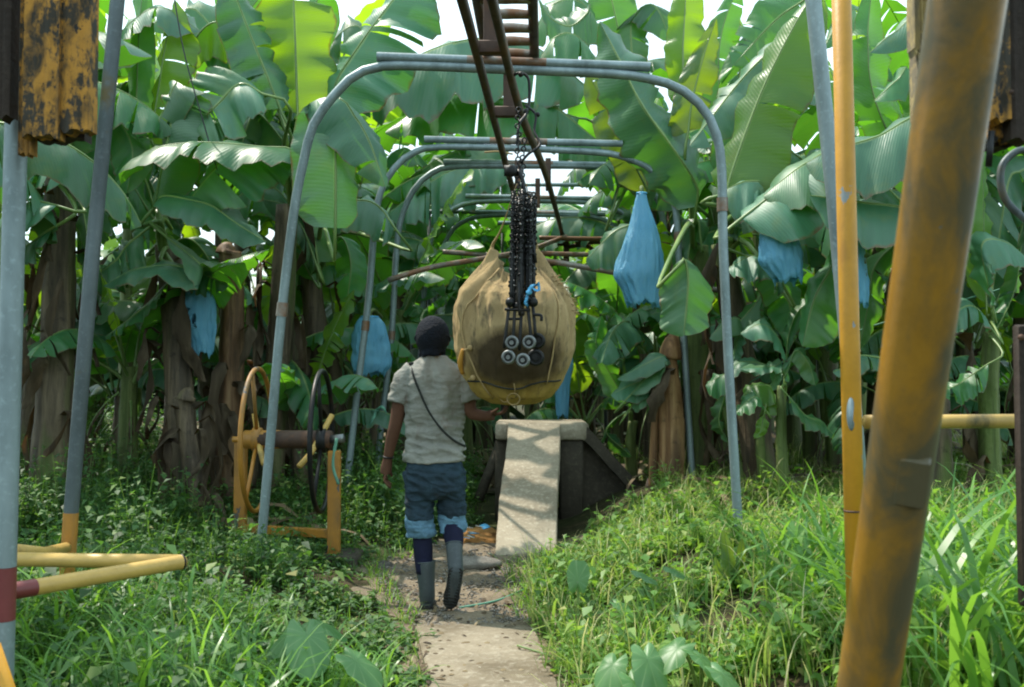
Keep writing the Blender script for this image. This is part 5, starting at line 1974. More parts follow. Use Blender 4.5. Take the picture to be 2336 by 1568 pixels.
# ---- centre, arching over the line
p5 = plant((1478, 1080), (1470, 440), 11.5, 'dark banana stem whose great leaves arch over the rails', .16, .11, rags=8, seed=5)
leaf(p5, [(1340, 200), (1225, 110), (1130, 88), (1030, 98), (930, 140), (800, 235)], [11, 9.8, 9.2], (25, 140, -.35), (0, -18, .4), Bl, 51, tears=3, pleat=.03)
leaf(p5, [(1320, 270), (1210, 238), (1110, 222), (1000, 222), (880, 300)], [11, 10, 9.6], (15, 96, -.3), (0, -14, .4), M_leaf, 52, tears=2, pleat=.03)
leaf(p5, [(1168, 376), (1095, 366), (985, 412), (885, 488)], [12.5, 12.3], (14, 84, -.3), (0, -14, .4), Bl, 53, tears=2, pleat=.028)
leaf(p4, [(880, 500), (930, 412), (1040, 345), (1165, 330)], 13.2, (22, 84, -.2), (-6, -14, .3), Dk, 151, pet=False, tears=1)
leaf(p4, [(870, 600), (930, 500), (990, 470), (1050, 500)], 13.8, (4, 70, -.2), (0, -30, .3), M_leaf, 152, pet=False)
leaf(p5, [(1440, 260), (1345, 25), (1265, 8), (1205, 95)], 11.8, (6, 84, -.2), (0, -40, .3), M_leaf, 153)
leaf(p5, [(1460, 260), (1440, 60), (1490, 10), (1530, 90)], 12.2, (-54, 46, .0), (40, 10, .1), Dk, 154)
leaf(p5, [(1450, 260), (1400, 20), (1380, -60), (1370, -140)], 12.4, (-50, 10, .1), (60, 10, .1), M_leaf, 155)
leaf(p5, [(1395, 330), (1365, 160), (1320, 85), (1270, 82), (1220, 150)], 10.4, (14, 86, -.2), (0, -10, .3), M_leaf, 54, tears=2)
leaf(p5, [(1200, 260), (1208, 235), (1265, 244), (1325, 290), (1390, 345)], 10.2, (-14, 88, -.15), (4, -8, .3), M_leaf, 55, pet=False, tears=1)
leaf(p5, [(1345, 10), (1340, 30), (1300, 60), (1255, 40), (1228, 0)], 10.6, (10, 70, -.1), (-10, -40, .2), Dk, 56, pet=False)
leaf(p5, [(1440, 470), (1450, 506), (1400, 530), (1338, 592)], 8.8, (8, 62, -.1), (-6, -10, .2), Dk, 57, tears=0, pet=False)
leaf(p5, [(1400, 470), (1430, 378), (1490, 415), (1560, 470)], 9.6, (-20, 46, .0), (24, -36, .2), Bl, 58, tears=2)

p6 = plant((1600, 1090), (1580, 560), 9.2, 'banana stem behind the brown stump with a two-toned drooping leaf', .13, .10, M_trunk_green, rags=6, seed=6)
leaf(p6, [(1588, 470), (1590, 425), (1540, 345), (1465, 240), (1415, 140), (1368, 50)], [8.8, 8.6, 9.0], ((-66, 50, .40), (-50, 30, .30)), ((66, -34, .42), (56, -40, .3)), Bl, 61, tears=0, sag=.0)
leaf(p6, [(1480, 440), (1425, 332), (1385, 250), (1340, 165)], 9.4, (-40, 24, .0), (48, -18, .1), M_leaf_yel, 62, pet=False, tears=1)
leaf(p6, [(1570, 300), (1580, 225), (1607, 122), (1634, 42)], 8.7, ((-62, 38, .0), (-40, 10, 0)), ((52, 0, .1), (30, 4, .1)), M_leaf_yel, 63, tears=1)
leaf(p6, [(1562, 250), (1558, 130), (1561, 55), (1568, -70)], 9.2, (-38, 0, .1), (56, 0, .1), Yg, 64, tears=0)
leaf(p6, [(1555, 600), (1563, 592), (1570, 650), (1560, 765)], 7.3, ((-62, 36, .1), (-58, 10, .1)), ((64, 34, .1), (60, 10, .1)), Bl, 65, tears=0, pleat=.010)
leaf(p6, [(1600, 560), (1590, 500), (1570, 590), (1575, 700)], 9.0, (-30, 0, .1), (26, 0, .1), M_leaf, 66)

p7 = plant((1742, 1090), (1660, 560), 8.8, 'tall banana stem between the nearest arch leg and the slim yellow post', .15, .10, rags=8, seed=7)
leaf(p7, [(1655, 480), (1662, 420), (1700, 305), (1750, 180), (1822, 40), (1870, -30)], 7.8, ((-30, -8, .2), (-24, -14, .2)), ((104, 36, -.1), (80, 30, -.05)), Yg, 71, tears=1, pleat=.016)
leaf(p7, [(1850, 50), (1790, 92), (1700, 172), (1574, 332)], 8.3, ((62, 56, -.1), (40, 60, -.1)), (-16, -12, .2), Bl, 72, tears=1, pet=False)
leaf(p7, [(1670, 440), (1742, 418), (1700, 414), (1648, 436)], 7.7, (-6, 86, -.1), (10, -6, .2), Bl, 73, tears=1)
leaf(p7, [(1690, 500), (1880, 352), (1820, 384), (1742, 446)], 7.4, (28, 106, -.25), (-10, -16, .35), Bl, 74, tears=0)
leaf(p7, [(1780, 640), (1772, 625), (1720, 584), (1660, 612)], 7.8, (0, 48, -.2), (8, -6, .25), Bl, 75, tears=1)
leaf(p7, [(1690, 580), (1760, 610), (1800, 690), (1810, 780)], 8.2, (-50, 20, .0), (40, -10, .1), M_leaf, 76)
leaf(p7, [(1905, 560), (1903, 597), (1858, 680), (1830, 790)], 7.5, (-16, -6, .1), (66, 40, .0), M_leaf, 77, pet=False, tears=0)
leaf(p7, [(1650, 520), (1700, 480), (1790, 490), (1870, 560)], 8.6, (-10, 50, -.1), (0, -20, .2), Dk, 78)
leaf(p7, [(1680, 540), (1740, 650), (1700, 720), (1650, 760)], 8.6, (0, 50, -.1), (0, -20, .2), M_leaf, 79)
leaf(p7, [(1850, -60), (1845, -10), (1770, 45), (1672, 150)], 9.0, (-44, -40, .1), (56, 56, .0), M_leaf, 80, pet=False, tears=4)

leaf(p7, [(1660, 380), (1695, 120), (1730, 60), (1800, 150)], 9.8, (-56, 60, .0), (40, 10, .2), Dk, 180)
leaf(p7, [(1670, 400), (1640, 180), (1650, 60), (1690, -40)], 10.2, (-50, 10, .1), (50, 10, .1), M_leaf, 181)
p8 = plant((2130, 1060), (2120, 520), 7.6, 'banana plant hidden behind the thick leaning pole on the right', .14, .10, rags=6, seed=8)
leaf(p8, [(2130, 430), (2110, 268), (2000, 312), (1890, 345), (1840, 372)], 7.0, (-10, 120, -.2), (-6, -14, .3), Bl, 81, tears=0)
leaf(p8, [(2120, 540), (2090, 482), (1960, 460), (1848, 446)], 7.0, (0, 98, -.15), (0, -12, .3), Bl, 82, tears=0, pleat=.018)
leaf(p8, [(2120, 440), (2110, 60), (2040, 75), (1985, 120)], 7.6, (20, 70, -.1), (-4, -10, .2), Bl, 83, tears=0)
leaf(p8, [(2110, 460), (2080, 170), (2050, 180), (1995, 230)], 7.4, (10, 60, -.1), (-4, -10, .2), M_leaf, 84, tears=0)
leaf(p8, [(2110, 440), (1985, 70), (1930, 30), (1880, 110)], 8.8, (4, 70, -.1), (0, -40, .2), M_leaf, 182)
leaf(p8, [(2105, 470), (2000, 240), (1980, 100), (1990, -40)], 8.2, (-40, 0, .1), (60, 20, .1), M_leaf, 85)
leaf(p8, [(2100, 500), (1960, 380), (1900, 400), (1850, 460)], 8.0, (0, 60, -.1), (0, -14, .2), Dk, 86)
leaf(p8, [(2090, 520), (2000, 600), (1980, 700), (1960, 800)], 7.9, (-40, 10, .1), (40, 10, .1), M_leaf, 87)
leaf(p8, [(2030, 820), (1960, 812), (1940, 830), (1900, 850)], 7.2, (0, 30, -.1), (0, -10, .1), Bl, 88, pet=False)

p9 = plant((2262, 1050), (2262, 760), 7.4, 'slim pale green young banana plant right of the leaning pole', .085, .06, M_trunk_green, rags=2, seed=9)
leaf(p9, [(2250, 690), (2246, 600), (2244, 470), (2243, 330)], 7.2, (-36, 10, .05), (26, 0, .1), Yg, 91, tears=0, sag=0)
leaf(p9, [(2262, 680), (2240, 560), (2290, 550), (2345, 590)], 6.9, (0, 62, -.1), (4, -20, .2), Bl, 92, tears=0)
leaf(p9, [(2255, 740), (2230, 705), (2200, 700), (2150, 740)], 6.9, (-4, 40, -.1), (0, -16, .2), Bl, 93)
leaf(p9, [(2270, 620), (2300, 420), (2330, 390), (2390, 360)], 7.6, (-40, -60, .1), (30, 70, .0), Bl, 94)
leaf(p9, [(2268, 760), (2300, 700), (2320, 640), (2330, 560)], 7.3, (-20, 0, .1), (20, 0, .1), M_leaf, 95)
leaf(p9, [(2255, 830), (2210, 860), (2180, 880), (2150, 890)], 7.1, (0, 40, -.1), (0, -10, .1), M_leaf, 96)
leaf(p9, [(2268, 700), (2310, 600), (2336, 500), (2360, 380)], 7.9, (-30, 0, .1), (30, 0, .1), M_leaf, 97)

# ---- low leaves near the stump and small suckers on the right
p10 = plant((1445, 1110), (1440, 960), 9.6, 'low banana sucker with pale leaves left of the brown stump', .06, .045, M_trunk_green, rags=0, seed=10)
leaf(p10, [(1440, 900), (1518, 815), (1470, 832), (1410, 864)], 8.9, (0, 24, -.1), (0, -10, .15), Bl, 101, tears=0)
leaf(p10, [(1440, 930), (1482, 868), (1440, 878), (1395, 900)], 9.0, (0, 36, -.1), (0, -22, .1), Bl, 102, tears=0)
leaf(p10, [(1435, 930), (1390, 850), (1360, 790), (1372, 720)], 9.4, (-30, 0, .1), (30, 0, .1), M_leaf, 103)
leaf(p10, [(1430, 940), (1400, 960), (1385, 990), (1440, 1040)], 9.4, (-10, 20, .1), (12, -10, .1), Dk, 104)
leaf(p10, [(1440, 920), (1420, 780), (1450, 720), (1500, 700)], 9.6, (0, 50, .0), (0, -20, .1), Dk, 105)
p11 = plant((1745, 1040), (1742, 960), 7.9, 'small bright banana sucker just right of the nearest arch leg', .045, .035, M_trunk_green, rags=0, seed=11)
leaf(p11, [(1742, 930), (1760, 885), (1720, 880), (1690, 910)], 7.7, (0, 40, -.1), (0, -8, .1), Yg, 111, tears=0)
leaf(p11, [(1742, 930), (1725, 905), (1700, 920), (1680, 940)], 7.6, (0, 20, -.1), (0, -14, .1), M_leaf, 112, tears=0)
leaf(p11, [(1745, 920), (1780, 830), (1770, 836), (1690, 840)], 8.0, (0, 14, -.1), (0, -14, .1), Bl, 113, tears=0)
leaf(p11, [(1742, 950), (1735, 985), (1720, 1000)], 7.6, (-14, 0, .0), (14, 0, .0), Yg, 114, tears=0)
p12 = plant((1785, 1050), (1790, 880), 7.7, 'slender upright sucker with leaves close to the slim yellow post', .05, .035, M_trunk_green, rags=0, seed=12)
leaf(p12, [(1795, 850), (1815, 800), (1845, 830), (1860, 880)], 7.6, (-20, 20, .0), (20, -4, .1), M_leaf, 121, tears=0)
leaf(p12, [(1792, 860), (1780, 780), (1740, 740), (1690, 760)], 7.7, (0, 40, -.1), (0, -14, .1), Bl, 122, tears=0)
leaf(p12, [(1795, 900), (1840, 950), (1870, 960), (1900, 990)], 7.5, (0, 26, -.1), (0, -8, .1), M_leaf, 123, tears=0)
leaf(p12, [(1792, 850), (1800, 760), (1830, 700), (1880, 690)], 7.9, (0, 40, .0), (0, -20, .1), M_leaf, 124, tears=0)
p13 = plant((1690, 1060), (1655, 900), 8.3, 'small leafy sucker with a pale folded leaf behind the nearest arch leg', .045, .035, M_trunk_green, rags=0, seed=13)
leaf(p13, [(1655, 870), (1668, 850), (1640, 860), (1610, 880)], 8.1, (-2, 40, -.1), (0, -6, .1), M_leaf, 131, tears=0)
leaf(p13, [(1660, 860), (1690, 740), (1660, 730), (1620, 770)], 8.4, (0, 40, -.1), (0, -10, .1), Bl, 132, tears=0)
leaf(p13, [(1655, 880), (1680, 830), (1740, 830), (1790, 850)], 8.2, (0, 20, -.1), (0, -10, .1), Bl, 133, tears=0)
leaf(p13, [(1655, 900), (1640, 960), (1660, 1010)], 8.2, (-14, 0, .1), (14, 0, .1), Dk, 134, tears=0)


# ---- cut stumps
def stump(base_px, top_px, Y, r, label, seed, mat=M_stump, rags=4, split=True):
    b = P(*base_px, Y)
    bb = Vector((b.x, b.y, g(b.x, b.y) - .05))
    t = P(*top_px, Y)
    o = thing('cut_stump', bb, label, 'stump', 'cut banana stumps')
    mb = trunk_mesh(bb, t, r * 1.02, r * (.92 if split else .80), seed)
    mb.build('trunk', mat, o)
    cp = MB()
    hh = .19 if split else .05
    cp.tube([t + Vector((0, 0, -.03)), t + Vector((.01, 0, .3 * hh)), t + Vector((.025, 0, .72 * hh)), t + Vector((.045, 0, hh))], [r * .90, r * .86, r * .66, r * .34], 16, smooth=8)
    cp.build('cut_top', mat, o)
    if split:
        sp_ = MB()
        s0, s1 = bb.lerp(t, .05), bb.lerp(t, .74)
        sp_.tube([s0 + Vector((-r * 1.25, -.03, 0)), bb.lerp(t, .4) + Vector((-r * 1.22, -.04, 0)), s1 + Vector((-r * 1.02, -.05, 0)), s1 + Vector((-r * .66, -.07, .07)), s1 + Vector((-r * .50, -.08, .03))], [r * .36, r * .36, r * .30, r * .2, r * .08], 12, smooth=18)
        sp_.build('split_sheath', mat, o)
    dry_rags(bb, t, r * .95, rags, seed + 3).build('dry_leaves', M_dry, o)
    return o


stump((1526, 1120), (1528, 812), 9.0, .118, 'orange brown cut banana stump right of the footbridge', 21, M_stump_or, 1)
stump((520, 1060), (520, 575), 8.9, .125, 'tall reddish brown cut stump left of the cable reel', 22, M_stump, 14, False)
stump((640, 1060), (655, 740), 9.8, .11, 'short dark rotting stump seen through the left wheel', 23, M_trunk, 10, False)
stump((1300, 1060), (1318, 905), 11.5, .10, 'low reddish stump behind the footbridge deck', 24, M_stump, 3, False)
stump((462, 1075), (425, 905), 8.1, .085, 'broken grey stump draped with dead leaves in front of the leaning stem', 25, M_trunk, 12, False)

# ---- rows of plants behind, built from shared leaf shapes
def local_leaf(e0, e1, L_, w_, droop, seed, mat):
    """leaf in its own space: petiole starts at the origin, heads along +X"""
    pts, p = [], Vector((0, 0, 0))
    n_ = 9
    for i in range(n_ + 1):
        pts.append(p.copy())
        a = R(e0 + (e1 - e0) * (i / n_) ** 1.3)
        p = p + Vector((math.cos(a), 0, math.sin(a))) * (L_ / n_)
    A = Vector((0, w_ * math.cos(R(droop)), -w_ * math.sin(R(droop))))
    B = Vector((0, -w_ * math.cos(R(droop)), -w_ * math.sin(R(droop))))
    mb = leaf_geo(MB(), pts[2:], A, B, n=24, m=4, seed=seed, tears=6, pleat=.024, petiole=pts[:3])
    o = mb.build('leaf', [mat, M_pet])
    me = o.data
    bpy.data.objects.remove(o)
    return me


KIT = []
for i, (e0, e1, L_, w_, dr, mat) in enumerate([
        (80, 55, 2.3, .30, 8, M_leaf_young), (68, 10, 2.6, .33, 25, M_leaf), (60, -30, 2.6, .34, 35, M_leaf_blue),
        (50, -55, 2.5, .34, 42, M_leaf), (40, -70, 2.4, .33, 50, M_leaf_blue), (25, -80, 2.2, .30, 55, M_leaf_dark),
        (62, -10, 2.7, .36, 20, M_leaf), (10, -85, 1.9, .28, 60, M_leaf_dark)]):
    KIT.append(local_leaf(e0, e1, L_, w_, dr, 300 + i, mat))
DRY = local_leaf(-30, -88, 1.4, .085, 70, 333, M_dry)
TRK = []
for i in range(3):
    o = trunk_mesh(Vector((0, 0, -.05)), Vector((.06 * (i - 1), .03, 1)), .15, .10, 60 + i, 14, 16).build('trunk', M_trunk if i != 1 else M_trunk_green)
    TRK.append(o.data)
    bpy.data.objects.remove(o)


def row_plant(x, y, h, label, seed, nl=9, sc=1.0, group='banana plants in the rows behind', upright=0.0, avoid=True):
    q = random.Random(seed)
    o = thing('banana_plant', (x, y, g(x, y)), label, 'banana plant', group)
    t = bpy.data.objects.new('trunk', TRK[seed % 3])
    t.parent = o
    t.scale = (sc, sc, h)
    COL.objects.link(t)
    a = q.uniform(0, 6.28)
    for i in range(nl):
        a += 2.4
        k_ = i / max(1, nl - 1)
        ki = 0 if (i == 0) else min(len(KIT) - 1, int(1 + k_ * 6.3 + q.uniform(-.6, .6) - upright))
        l_ = bpy.data.objects.new('leaf', KIT[max(0, ki)])
        l_.parent = o
        aa = a + q.uniform(-.35, .35)
        l_.location = (.05 * math.cos(aa), .05 * math.sin(aa), h * (1.0 - .12 * k_))
        l_.rotation_euler = (q.uniform(-.3, .3), q.uniform(-.15, .2), aa)
        s_ = sc * q.uniform(.8, 1.1)
        l_.scale = (s_, s_, s_)
        COL.objects.link(l_)
    for i in range(3):
        l_ = bpy.data.objects.new('dry_leaf', DRY)
        l_.parent = o
        aa = q.uniform(0, 6.28)
        l_.location = (.10 * math.cos(aa), .10 * math.sin(aa), h * q.uniform(.55, .9))
        l_.rotation_euler = (0, q.uniform(-.1, .3), aa)
        s_ = sc * q.uniform(.6, 1.0)
        l_.scale = (s_, s_, s_)
        COL.objects.link(l_)
    return o


def rows():
    """(photo x of the stem, distance, stem height, label)"""
    return [
        (-60, 9.5, 2.6, 'banana plant at the far left edge, mostly cut by the frame'),
        (210, 10.5, 2.9, 'banana plant whose crown shows between the two left grey poles'),
        (300, 12.0, 2.7, 'banana plant a row behind the leaning grey pole on the left'),
        (490, 11.2, 2.8, 'banana plant behind the tall reddish stump on the left'),
        (560, 13.5, 3.2, 'banana plant deep behind the tall bright upright leaf'),
        (660, 12.0, 2.4, 'banana plant a row behind the left reel wheel'),
        (800, 12.5, 2.7, 'banana plant behind the left curve of the second arch'),
        (850, 14.5, 3.2, 'tall banana plant far behind the person, left of the arches'),
        (915, 11.6, 1.7, 'short banana plant behind the thin arch legs left of the cap'),
        (975, 15.5, 2.5, 'banana plant far off beyond the left legs of the farthest arches'),
        (1060, 17.5, 2.3, 'banana plant far down the line, left of the hanger column'),
        (1150, 20.0, 2.2, 'banana plant closing the end of the line behind the hangers'),
        (1260, 20.0, 2.0, 'banana plant far down the line, right of the hanger column'),
        (1300, 14.6, 1.9, 'banana plant beyond the rail joint, above the right of the sack'),
        (1420, 13.2, 2.5, 'banana plant a row behind the long bright blue bag'),
        (1490, 11.6, 2.3, 'banana plant just behind the long bright blue bag'),
        (1530, 14.5, 3.1, 'tall banana plant high behind the right curve of the nearest arch'),
        (1640, 11.4, 2.5, 'banana plant between the nearest arch leg and the row behind it'),
        (1690, 14.0, 3.0, 'banana plant far behind the wide blue bag'),
        (1800, 10.6, 2.4, 'banana plant behind the wide half hidden blue bag'),
        (1890, 12.5, 2.9, 'banana plant behind the slim yellow post, a row farther'),
        (2000, 9.6, 2.3, 'banana plant between the slim yellow post and the leaning pole'),
        (2080, 12.0, 2.9, 'banana plant far behind the thick leaning pole'),
        (2230, 10.5, 2.5, 'banana plant behind the young pale plant on the right'),
        (2330, 9.0, 2.2, 'banana plant at the right edge behind the grey hook'),
        (400, 14.0, 4.0, 'tallest banana plant at the back left, over the thin black wire'),
        (720, 13.0, 3.7, 'banana plant topping the left curve of the nearest arch'),
        (900, 16.0, 3.9, 'tall far banana plant in the sky gap left of the ladder'),
        (1500, 16.5, 4.3, 'tall far banana plant in the white gap right of the nearest top bar'),
        (1740, 13.0, 3.8, 'tall banana plant behind the big pale slanting leaf'),
        (1960, 14.0, 3.9, 'tall banana plant showing between the slim post and the timber boards'),
        (985, 15.5, 2.5, 'bright far banana plant between the left legs of the fourth and fifth arches'),
        (1105, 15.5, 2.2, 'bright far banana plant over the left peak of the sack'),
        (1040, 17.5, 3.0, 'taller far banana plant filling the gap inside the left curve of the third arch'),
        (930, 14.5, 2.6, 'banana plant standing far off between the second and third left arch legs'),
        (1215, 17.0, 1.7, 'bright far banana plant right behind the right peak of the sack'),
        (1370, 16.5, 1.8, 'bright far banana plant behind the level tubes left of the big blue bag'),
        (2460, 8.2, 2.2, 'banana plant mostly cut by the right edge of the frame'),
    ]


for i, (px, Y, h, lab) in enumerate(rows()):
    x = (px - 1168) / F * Y
    h *= 1.14 if Y > 10 and abs(px - 1168) > 240 else 1
    row_plant(x, Y, h, lab, 500 + i * 7, nl=9 if Y < 15 else 8, sc=.92)
for i, (x_, y_, h_, lab) in enumerate([(-4.3, 6.3, 2.6, 'unseen banana plant added for shade just beyond the left edge beside the thick grey post'),
                                       (-5.2, 8.4, 3.0, 'unseen banana plant added for shade beyond the left edge, a row behind the thick grey post'),
                                       (-3.7, 4.7, 2.5, 'unseen banana plant added for shade nearest the lens beyond the left edge')]):
    row_plant(x_, y_, h_, lab, 900 + i * 3, nl=10, sc=1.0)  # three plants outside the view, added to shade the left weeds
# low suckers in the understorey
for i, (px, Y, h, lab) in enumerate([
        (265, 9.6, .9, 'leafy banana sucker low behind the leaning grey pole'),
        (570, 10.6, .8, 'leafy banana sucker in the shade just left of the left wheel'),
        (690, 9.4, .7, 'leafy banana sucker between the two reel wheels'),
        (850, 11.2, .9, 'leafy banana sucker behind the thin arch legs by the left arm'),
        (1070, 12.5, 1.0, 'leafy banana sucker far behind the sack and the right arm'),
        (1350, 12.2, 1.0, 'leafy banana sucker behind the footbridge deck'),
        (1560, 10.6, .9, 'leafy banana sucker behind the orange brown stump'),
        (1900, 9.4, .9, 'leafy banana sucker low behind the slim yellow post'),
        (2050, 9.0, .8, 'leafy banana sucker low behind the leaning pole'),
        (60, 9.2, 1.3, 'half grown banana plant behind the thick grey post'),
        (300, 8.9, 1.2, 'half grown banana plant between the leaning grey pole and the leaning stem'),
        (480, 10.2, 1.5, 'half grown banana plant between the leaning stem and the tall stump'),
        (600, 9.9, 1.4, 'half grown banana plant above the left reel wheel'),
        (770, 10.8, 1.5, 'half grown banana plant above the right reel wheel'),
        (900, 12.6, 1.5, 'half grown banana plant behind the left side of the cap'),
        (1400, 11.4, 1.4, 'half grown banana plant under the big blue bag'),
        (1330, 10.9, .7, 'leafy banana sucker right of the sack over the footbridge'),
        (1490, 10.3, 1.2, 'half grown banana plant over the orange brown stump'),
        (1640, 10.2, 1.3, 'half grown banana plant left of the nearest arch leg, a row back'),
        (1850, 9.9, 1.3, 'half grown banana plant below the wide half hidden blue bag'),
        (2220, 9.0, 1.2, 'half grown banana plant behind the young pale plant'),
        (2330, 8.6, .8, 'leafy banana sucker behind the dark board at the right edge')]):
    x = (px - 1168) / F * Y
    row_plant(x, Y, h, lab, 800 + i * 5, nl=8, sc=.55 if h < 1.1 else .68, group='banana suckers in the understorey', upright=1.0)

# ---- the plantation beyond: one mass of leaves far behind everything
r3 = np.random.default_rng(21)


def leaf_cards(name, C, L_, W_, dirs, tilt, mat, seed):
    """many small arched leaves (3 quads per half), each with its own arc"""
    rr = np.random.default_rng(seed)
    n = len(C)
    k = 5
    V = np.zeros((n, k, 3, 3))
    ct, st = np.cos(dirs), np.sin(dirs)
    pos = C.copy()
    ang = tilt.copy()
    step = L_ / (k - 1)
    curl = rr.uniform(.25, .65, n)
    for i in range(k):
        w_ = W_ * (0.35, 1, 1, .8, .06)[i]
        V[:, i, 1] = pos
        lat = np.stack([-st, ct, np.zeros(n)], -1)
        V[:, i, 0] = pos + lat * w_[:, None] + np.array([0, 0, -.35]) * w_[:, None]
        V[:, i, 2] = pos - lat * w_[:, None] + np.array([0, 0, -.35]) * w_[:, None]
        pos = pos + np.stack([ct * np.cos(ang), st * np.cos(ang), np.sin(ang)], -1) * step[:, None]
        ang = ang - curl
    base = (np.arange(n) * k * 3)[:, None]
    q_ = []
    for i in range(k - 1):
        for j in range(2):
            a = i * 3 + j
            q_.append([a, a + 1, a + 4, a + 3])
    Q_ = base[:, :, None] + np.array(q_)[None]
    return mesh_np(name, V.reshape(-1, 3), Q_.reshape(-1, 4), mat, smooth=True)


n = 9000
Yf = r3.uniform(19, 38, n)
xf = r3.uniform(-1, 1, n) * (Yf * .62 + 3)
zf = r3.uniform(.2, 1.0, n) ** .8 * (3.0 + .9 * np.sin(xf * 1.3) + .5 * np.sin(xf * 3.1 + Yf))
o = leaf_cards('distant_plantation', np.stack([xf, Yf, zf], -1), r3.uniform(1.0, 2.0, n), r3.uniform(.16, .30, n), r3.uniform(0, 6.28, n), r3.uniform(.2, 1.3, n), M_far, 5)
tag(kind(o, 'stuff'), 'far green mass of banana leaves closing the view between the stems', 'foliage')

# ================================================================== GRASS, WEEDS, LITTER
r4 = np.random.default_rng(99)


def blades(name, xy, h, w, bend, mat, seed, kq=4, lean=.25):
    """grass blades: tapering ribbons that bow over; all arrays have one entry per blade"""
    rr = np.random.default_rng(seed)
    n = len(xy)
    z0 = gz(xy[:, 0], xy[:, 1])
    d = rr.uniform(0, 2 * np.pi, n)
    cd, sd = np.cos(d), np.sin(d)
    ang = np.pi / 2 - rr.uniform(0, lean, n)
    pos = np.stack([xy[:, 0], xy[:, 1], z0 - .01], -1)
    tw = rr.uniform(-.6, .6, n) + d + np.pi / 2
    lat = np.stack([np.cos(tw), np.sin(tw), np.zeros(n)], -1)
    V = np.zeros((n, kq + 1, 2, 3))
    step = h / kq
    for i in range(kq + 1):
        t = i / kq
        ww = w * (1 - t ** 1.8) * (0.55 + .9 * min(t * 2.2, .5)) + .0004
        V[:, i, 0] = pos - lat * ww[:, None] * .5
        V[:, i, 1] = pos + lat * ww[:, None] * .5
        pos = pos + np.stack([cd * np.cos(ang), sd * np.cos(ang), np.sin(ang)], -1) * step[:, None]
        ang = ang - bend * (0.35 + t * 1.1)
    base = (np.arange(n) * (kq + 1) * 2)[:, None, None]
    q_ = np.array([[i * 2, i * 2 + 1, i * 2 + 3, i * 2 + 2] for i in range(kq)])[None]
    return mesh_np(name, V.reshape(-1, 3), (base + q_).reshape(-1, 4), mat, smooth=True)


def weeds(name, xy, h, leaves, lsize, mat, seed, tip=True):
    """leafy weeds: sprigs of small pointed leaves set round a thin bowed stem"""
    rr = np.random.default_rng(seed)
    n = len(xy)
    z0 = gz(xy[:, 0], xy[:, 1])
    ld = rr.uniform(0, 6.28, n)
    lm = rr.uniform(0, .45, n) * h
    Vs, Qs, off = [], [], 0
    for k in range(leaves):
        t = (k + rr.uniform(.2, 1.0, n)) / leaves
        c = np.stack([xy[:, 0] + np.cos(ld) * lm * t ** 1.5, xy[:, 1] + np.sin(ld) * lm * t ** 1.5, z0 + h * t], -1)
        a = rr.uniform(0, 6.28, n)
        el = rr.uniform(-.5, .75, n)
        L_ = lsize * rr.uniform(.6, 1.35, n) * (1.05 - .45 * t)
        dv = np.stack([np.cos(a) * np.cos(el), np.sin(a) * np.cos(el), np.sin(el)], -1)
        lat = np.stack([-np.sin(a), np.cos(a), rr.uniform(-.35, .35, n)], -1)
        up = np.array([0, 0, 1.0])
        w_ = L_ * rr.uniform(.22, .36, n)
        p0 = c
        p1 = c + dv * (L_ * .42)[:, None] + lat * w_[:, None] + up * (L_ * .06)[:, None]
        p2 = c + dv * L_[:, None] - up * (L_ * .22)[:, None]
        p3 = c + dv * (L_ * .42)[:, None] - lat * w_[:, None] + up * (L_ * .06)[:, None]
        pm = c + dv * (L_ * .5)[:, None]
        V = np.stack([p0, p1, p2, p3, pm], 1)
        Vs.append(V.reshape(-1, 3))
        b = (np.arange(n) * 5)[:, None, None] + off
        q_ = np.array([[0, 4, 1, 1], [0, 3, 4, 4]])
        # two quads: 0-pm-2-1 and 0-3-2-pm share the folded centre line
        q_ = np.array([[0, 4, 2, 1], [0, 3, 2, 4]])[None]
        Qs.append((b + q_).reshape(-1, 4))
        off += n * 5
    # stems
    k = 3
    tw = rr.uniform(0, 3.14, n)
    lat = np.stack([np.cos(tw), np.sin(tw), np.zeros(n)], -1) * .0018
    V = np.zeros((n, k + 1, 2, 3))
    for i in range(k + 1):
        t = i / k
        p = np.stack([xy[:, 0] + np.cos(ld) * lm * t ** 1.5, xy[:, 1] + np.sin(ld) * lm * t ** 1.5, z0 + h * t], -1)
        V[:, i, 0], V[:, i, 1] = p - lat, p + lat
    Vs.append(V.reshape(-1, 3))
    b = (np.arange(n) * (k + 1) * 2)[:, None, None] + off
    Qs.append((b + np.array([[i * 2, i * 2 + 1, i * 2 + 3, i * 2 + 2] for i in range(k)])[None]).reshape(-1, 4))
    return mesh_np(name, np.concatenate(Vs), np.concatenate(Qs), mat, smooth=False)


def scatter(n, x0, x1, y0, y1, side, margin=0.0, clump=0.0, near=2.4):
    """random ground points left or right of the path, clumped"""
    x = r4.uniform(x0, x1, n * 2)
    y = y0 + (y1 - y0) * r4.uniform(0, 1, n * 2) ** 1.15
    if side < 0:
        ok = x < ledge(y) - margin + .10 * np.sin(9 * y)
    elif side > 0:
        ok = x > redge(y) + margin + .08 * np.sin(8 * y)
    else:
        ok = np.ones_like(x, bool)
    # keep the bridge clear
    ok &= ~((x > -.25) & (x < .62) & (y > 7.45) & (y < 10.0))
    ok &= ~((x > .4) & (x < 1.25) & (y > 8.0) & (y < 10.0))
    ok &= np.hypot(x, y) > near
    if clump:
        nz = np.sin(x * 3.1 + 2 * np.sin(y * 1.7)) * np.sin(y * 2.9 + 1.3 * np.sin(x * 2.3)) + .5 * np.sin(7 * x + 5 * y)
        ok &= nz + r4.uniform(-1, 1, n * 2) * .9 > -clump
    p = np.stack([x[ok], y[ok]], -1)
    return p[:n]


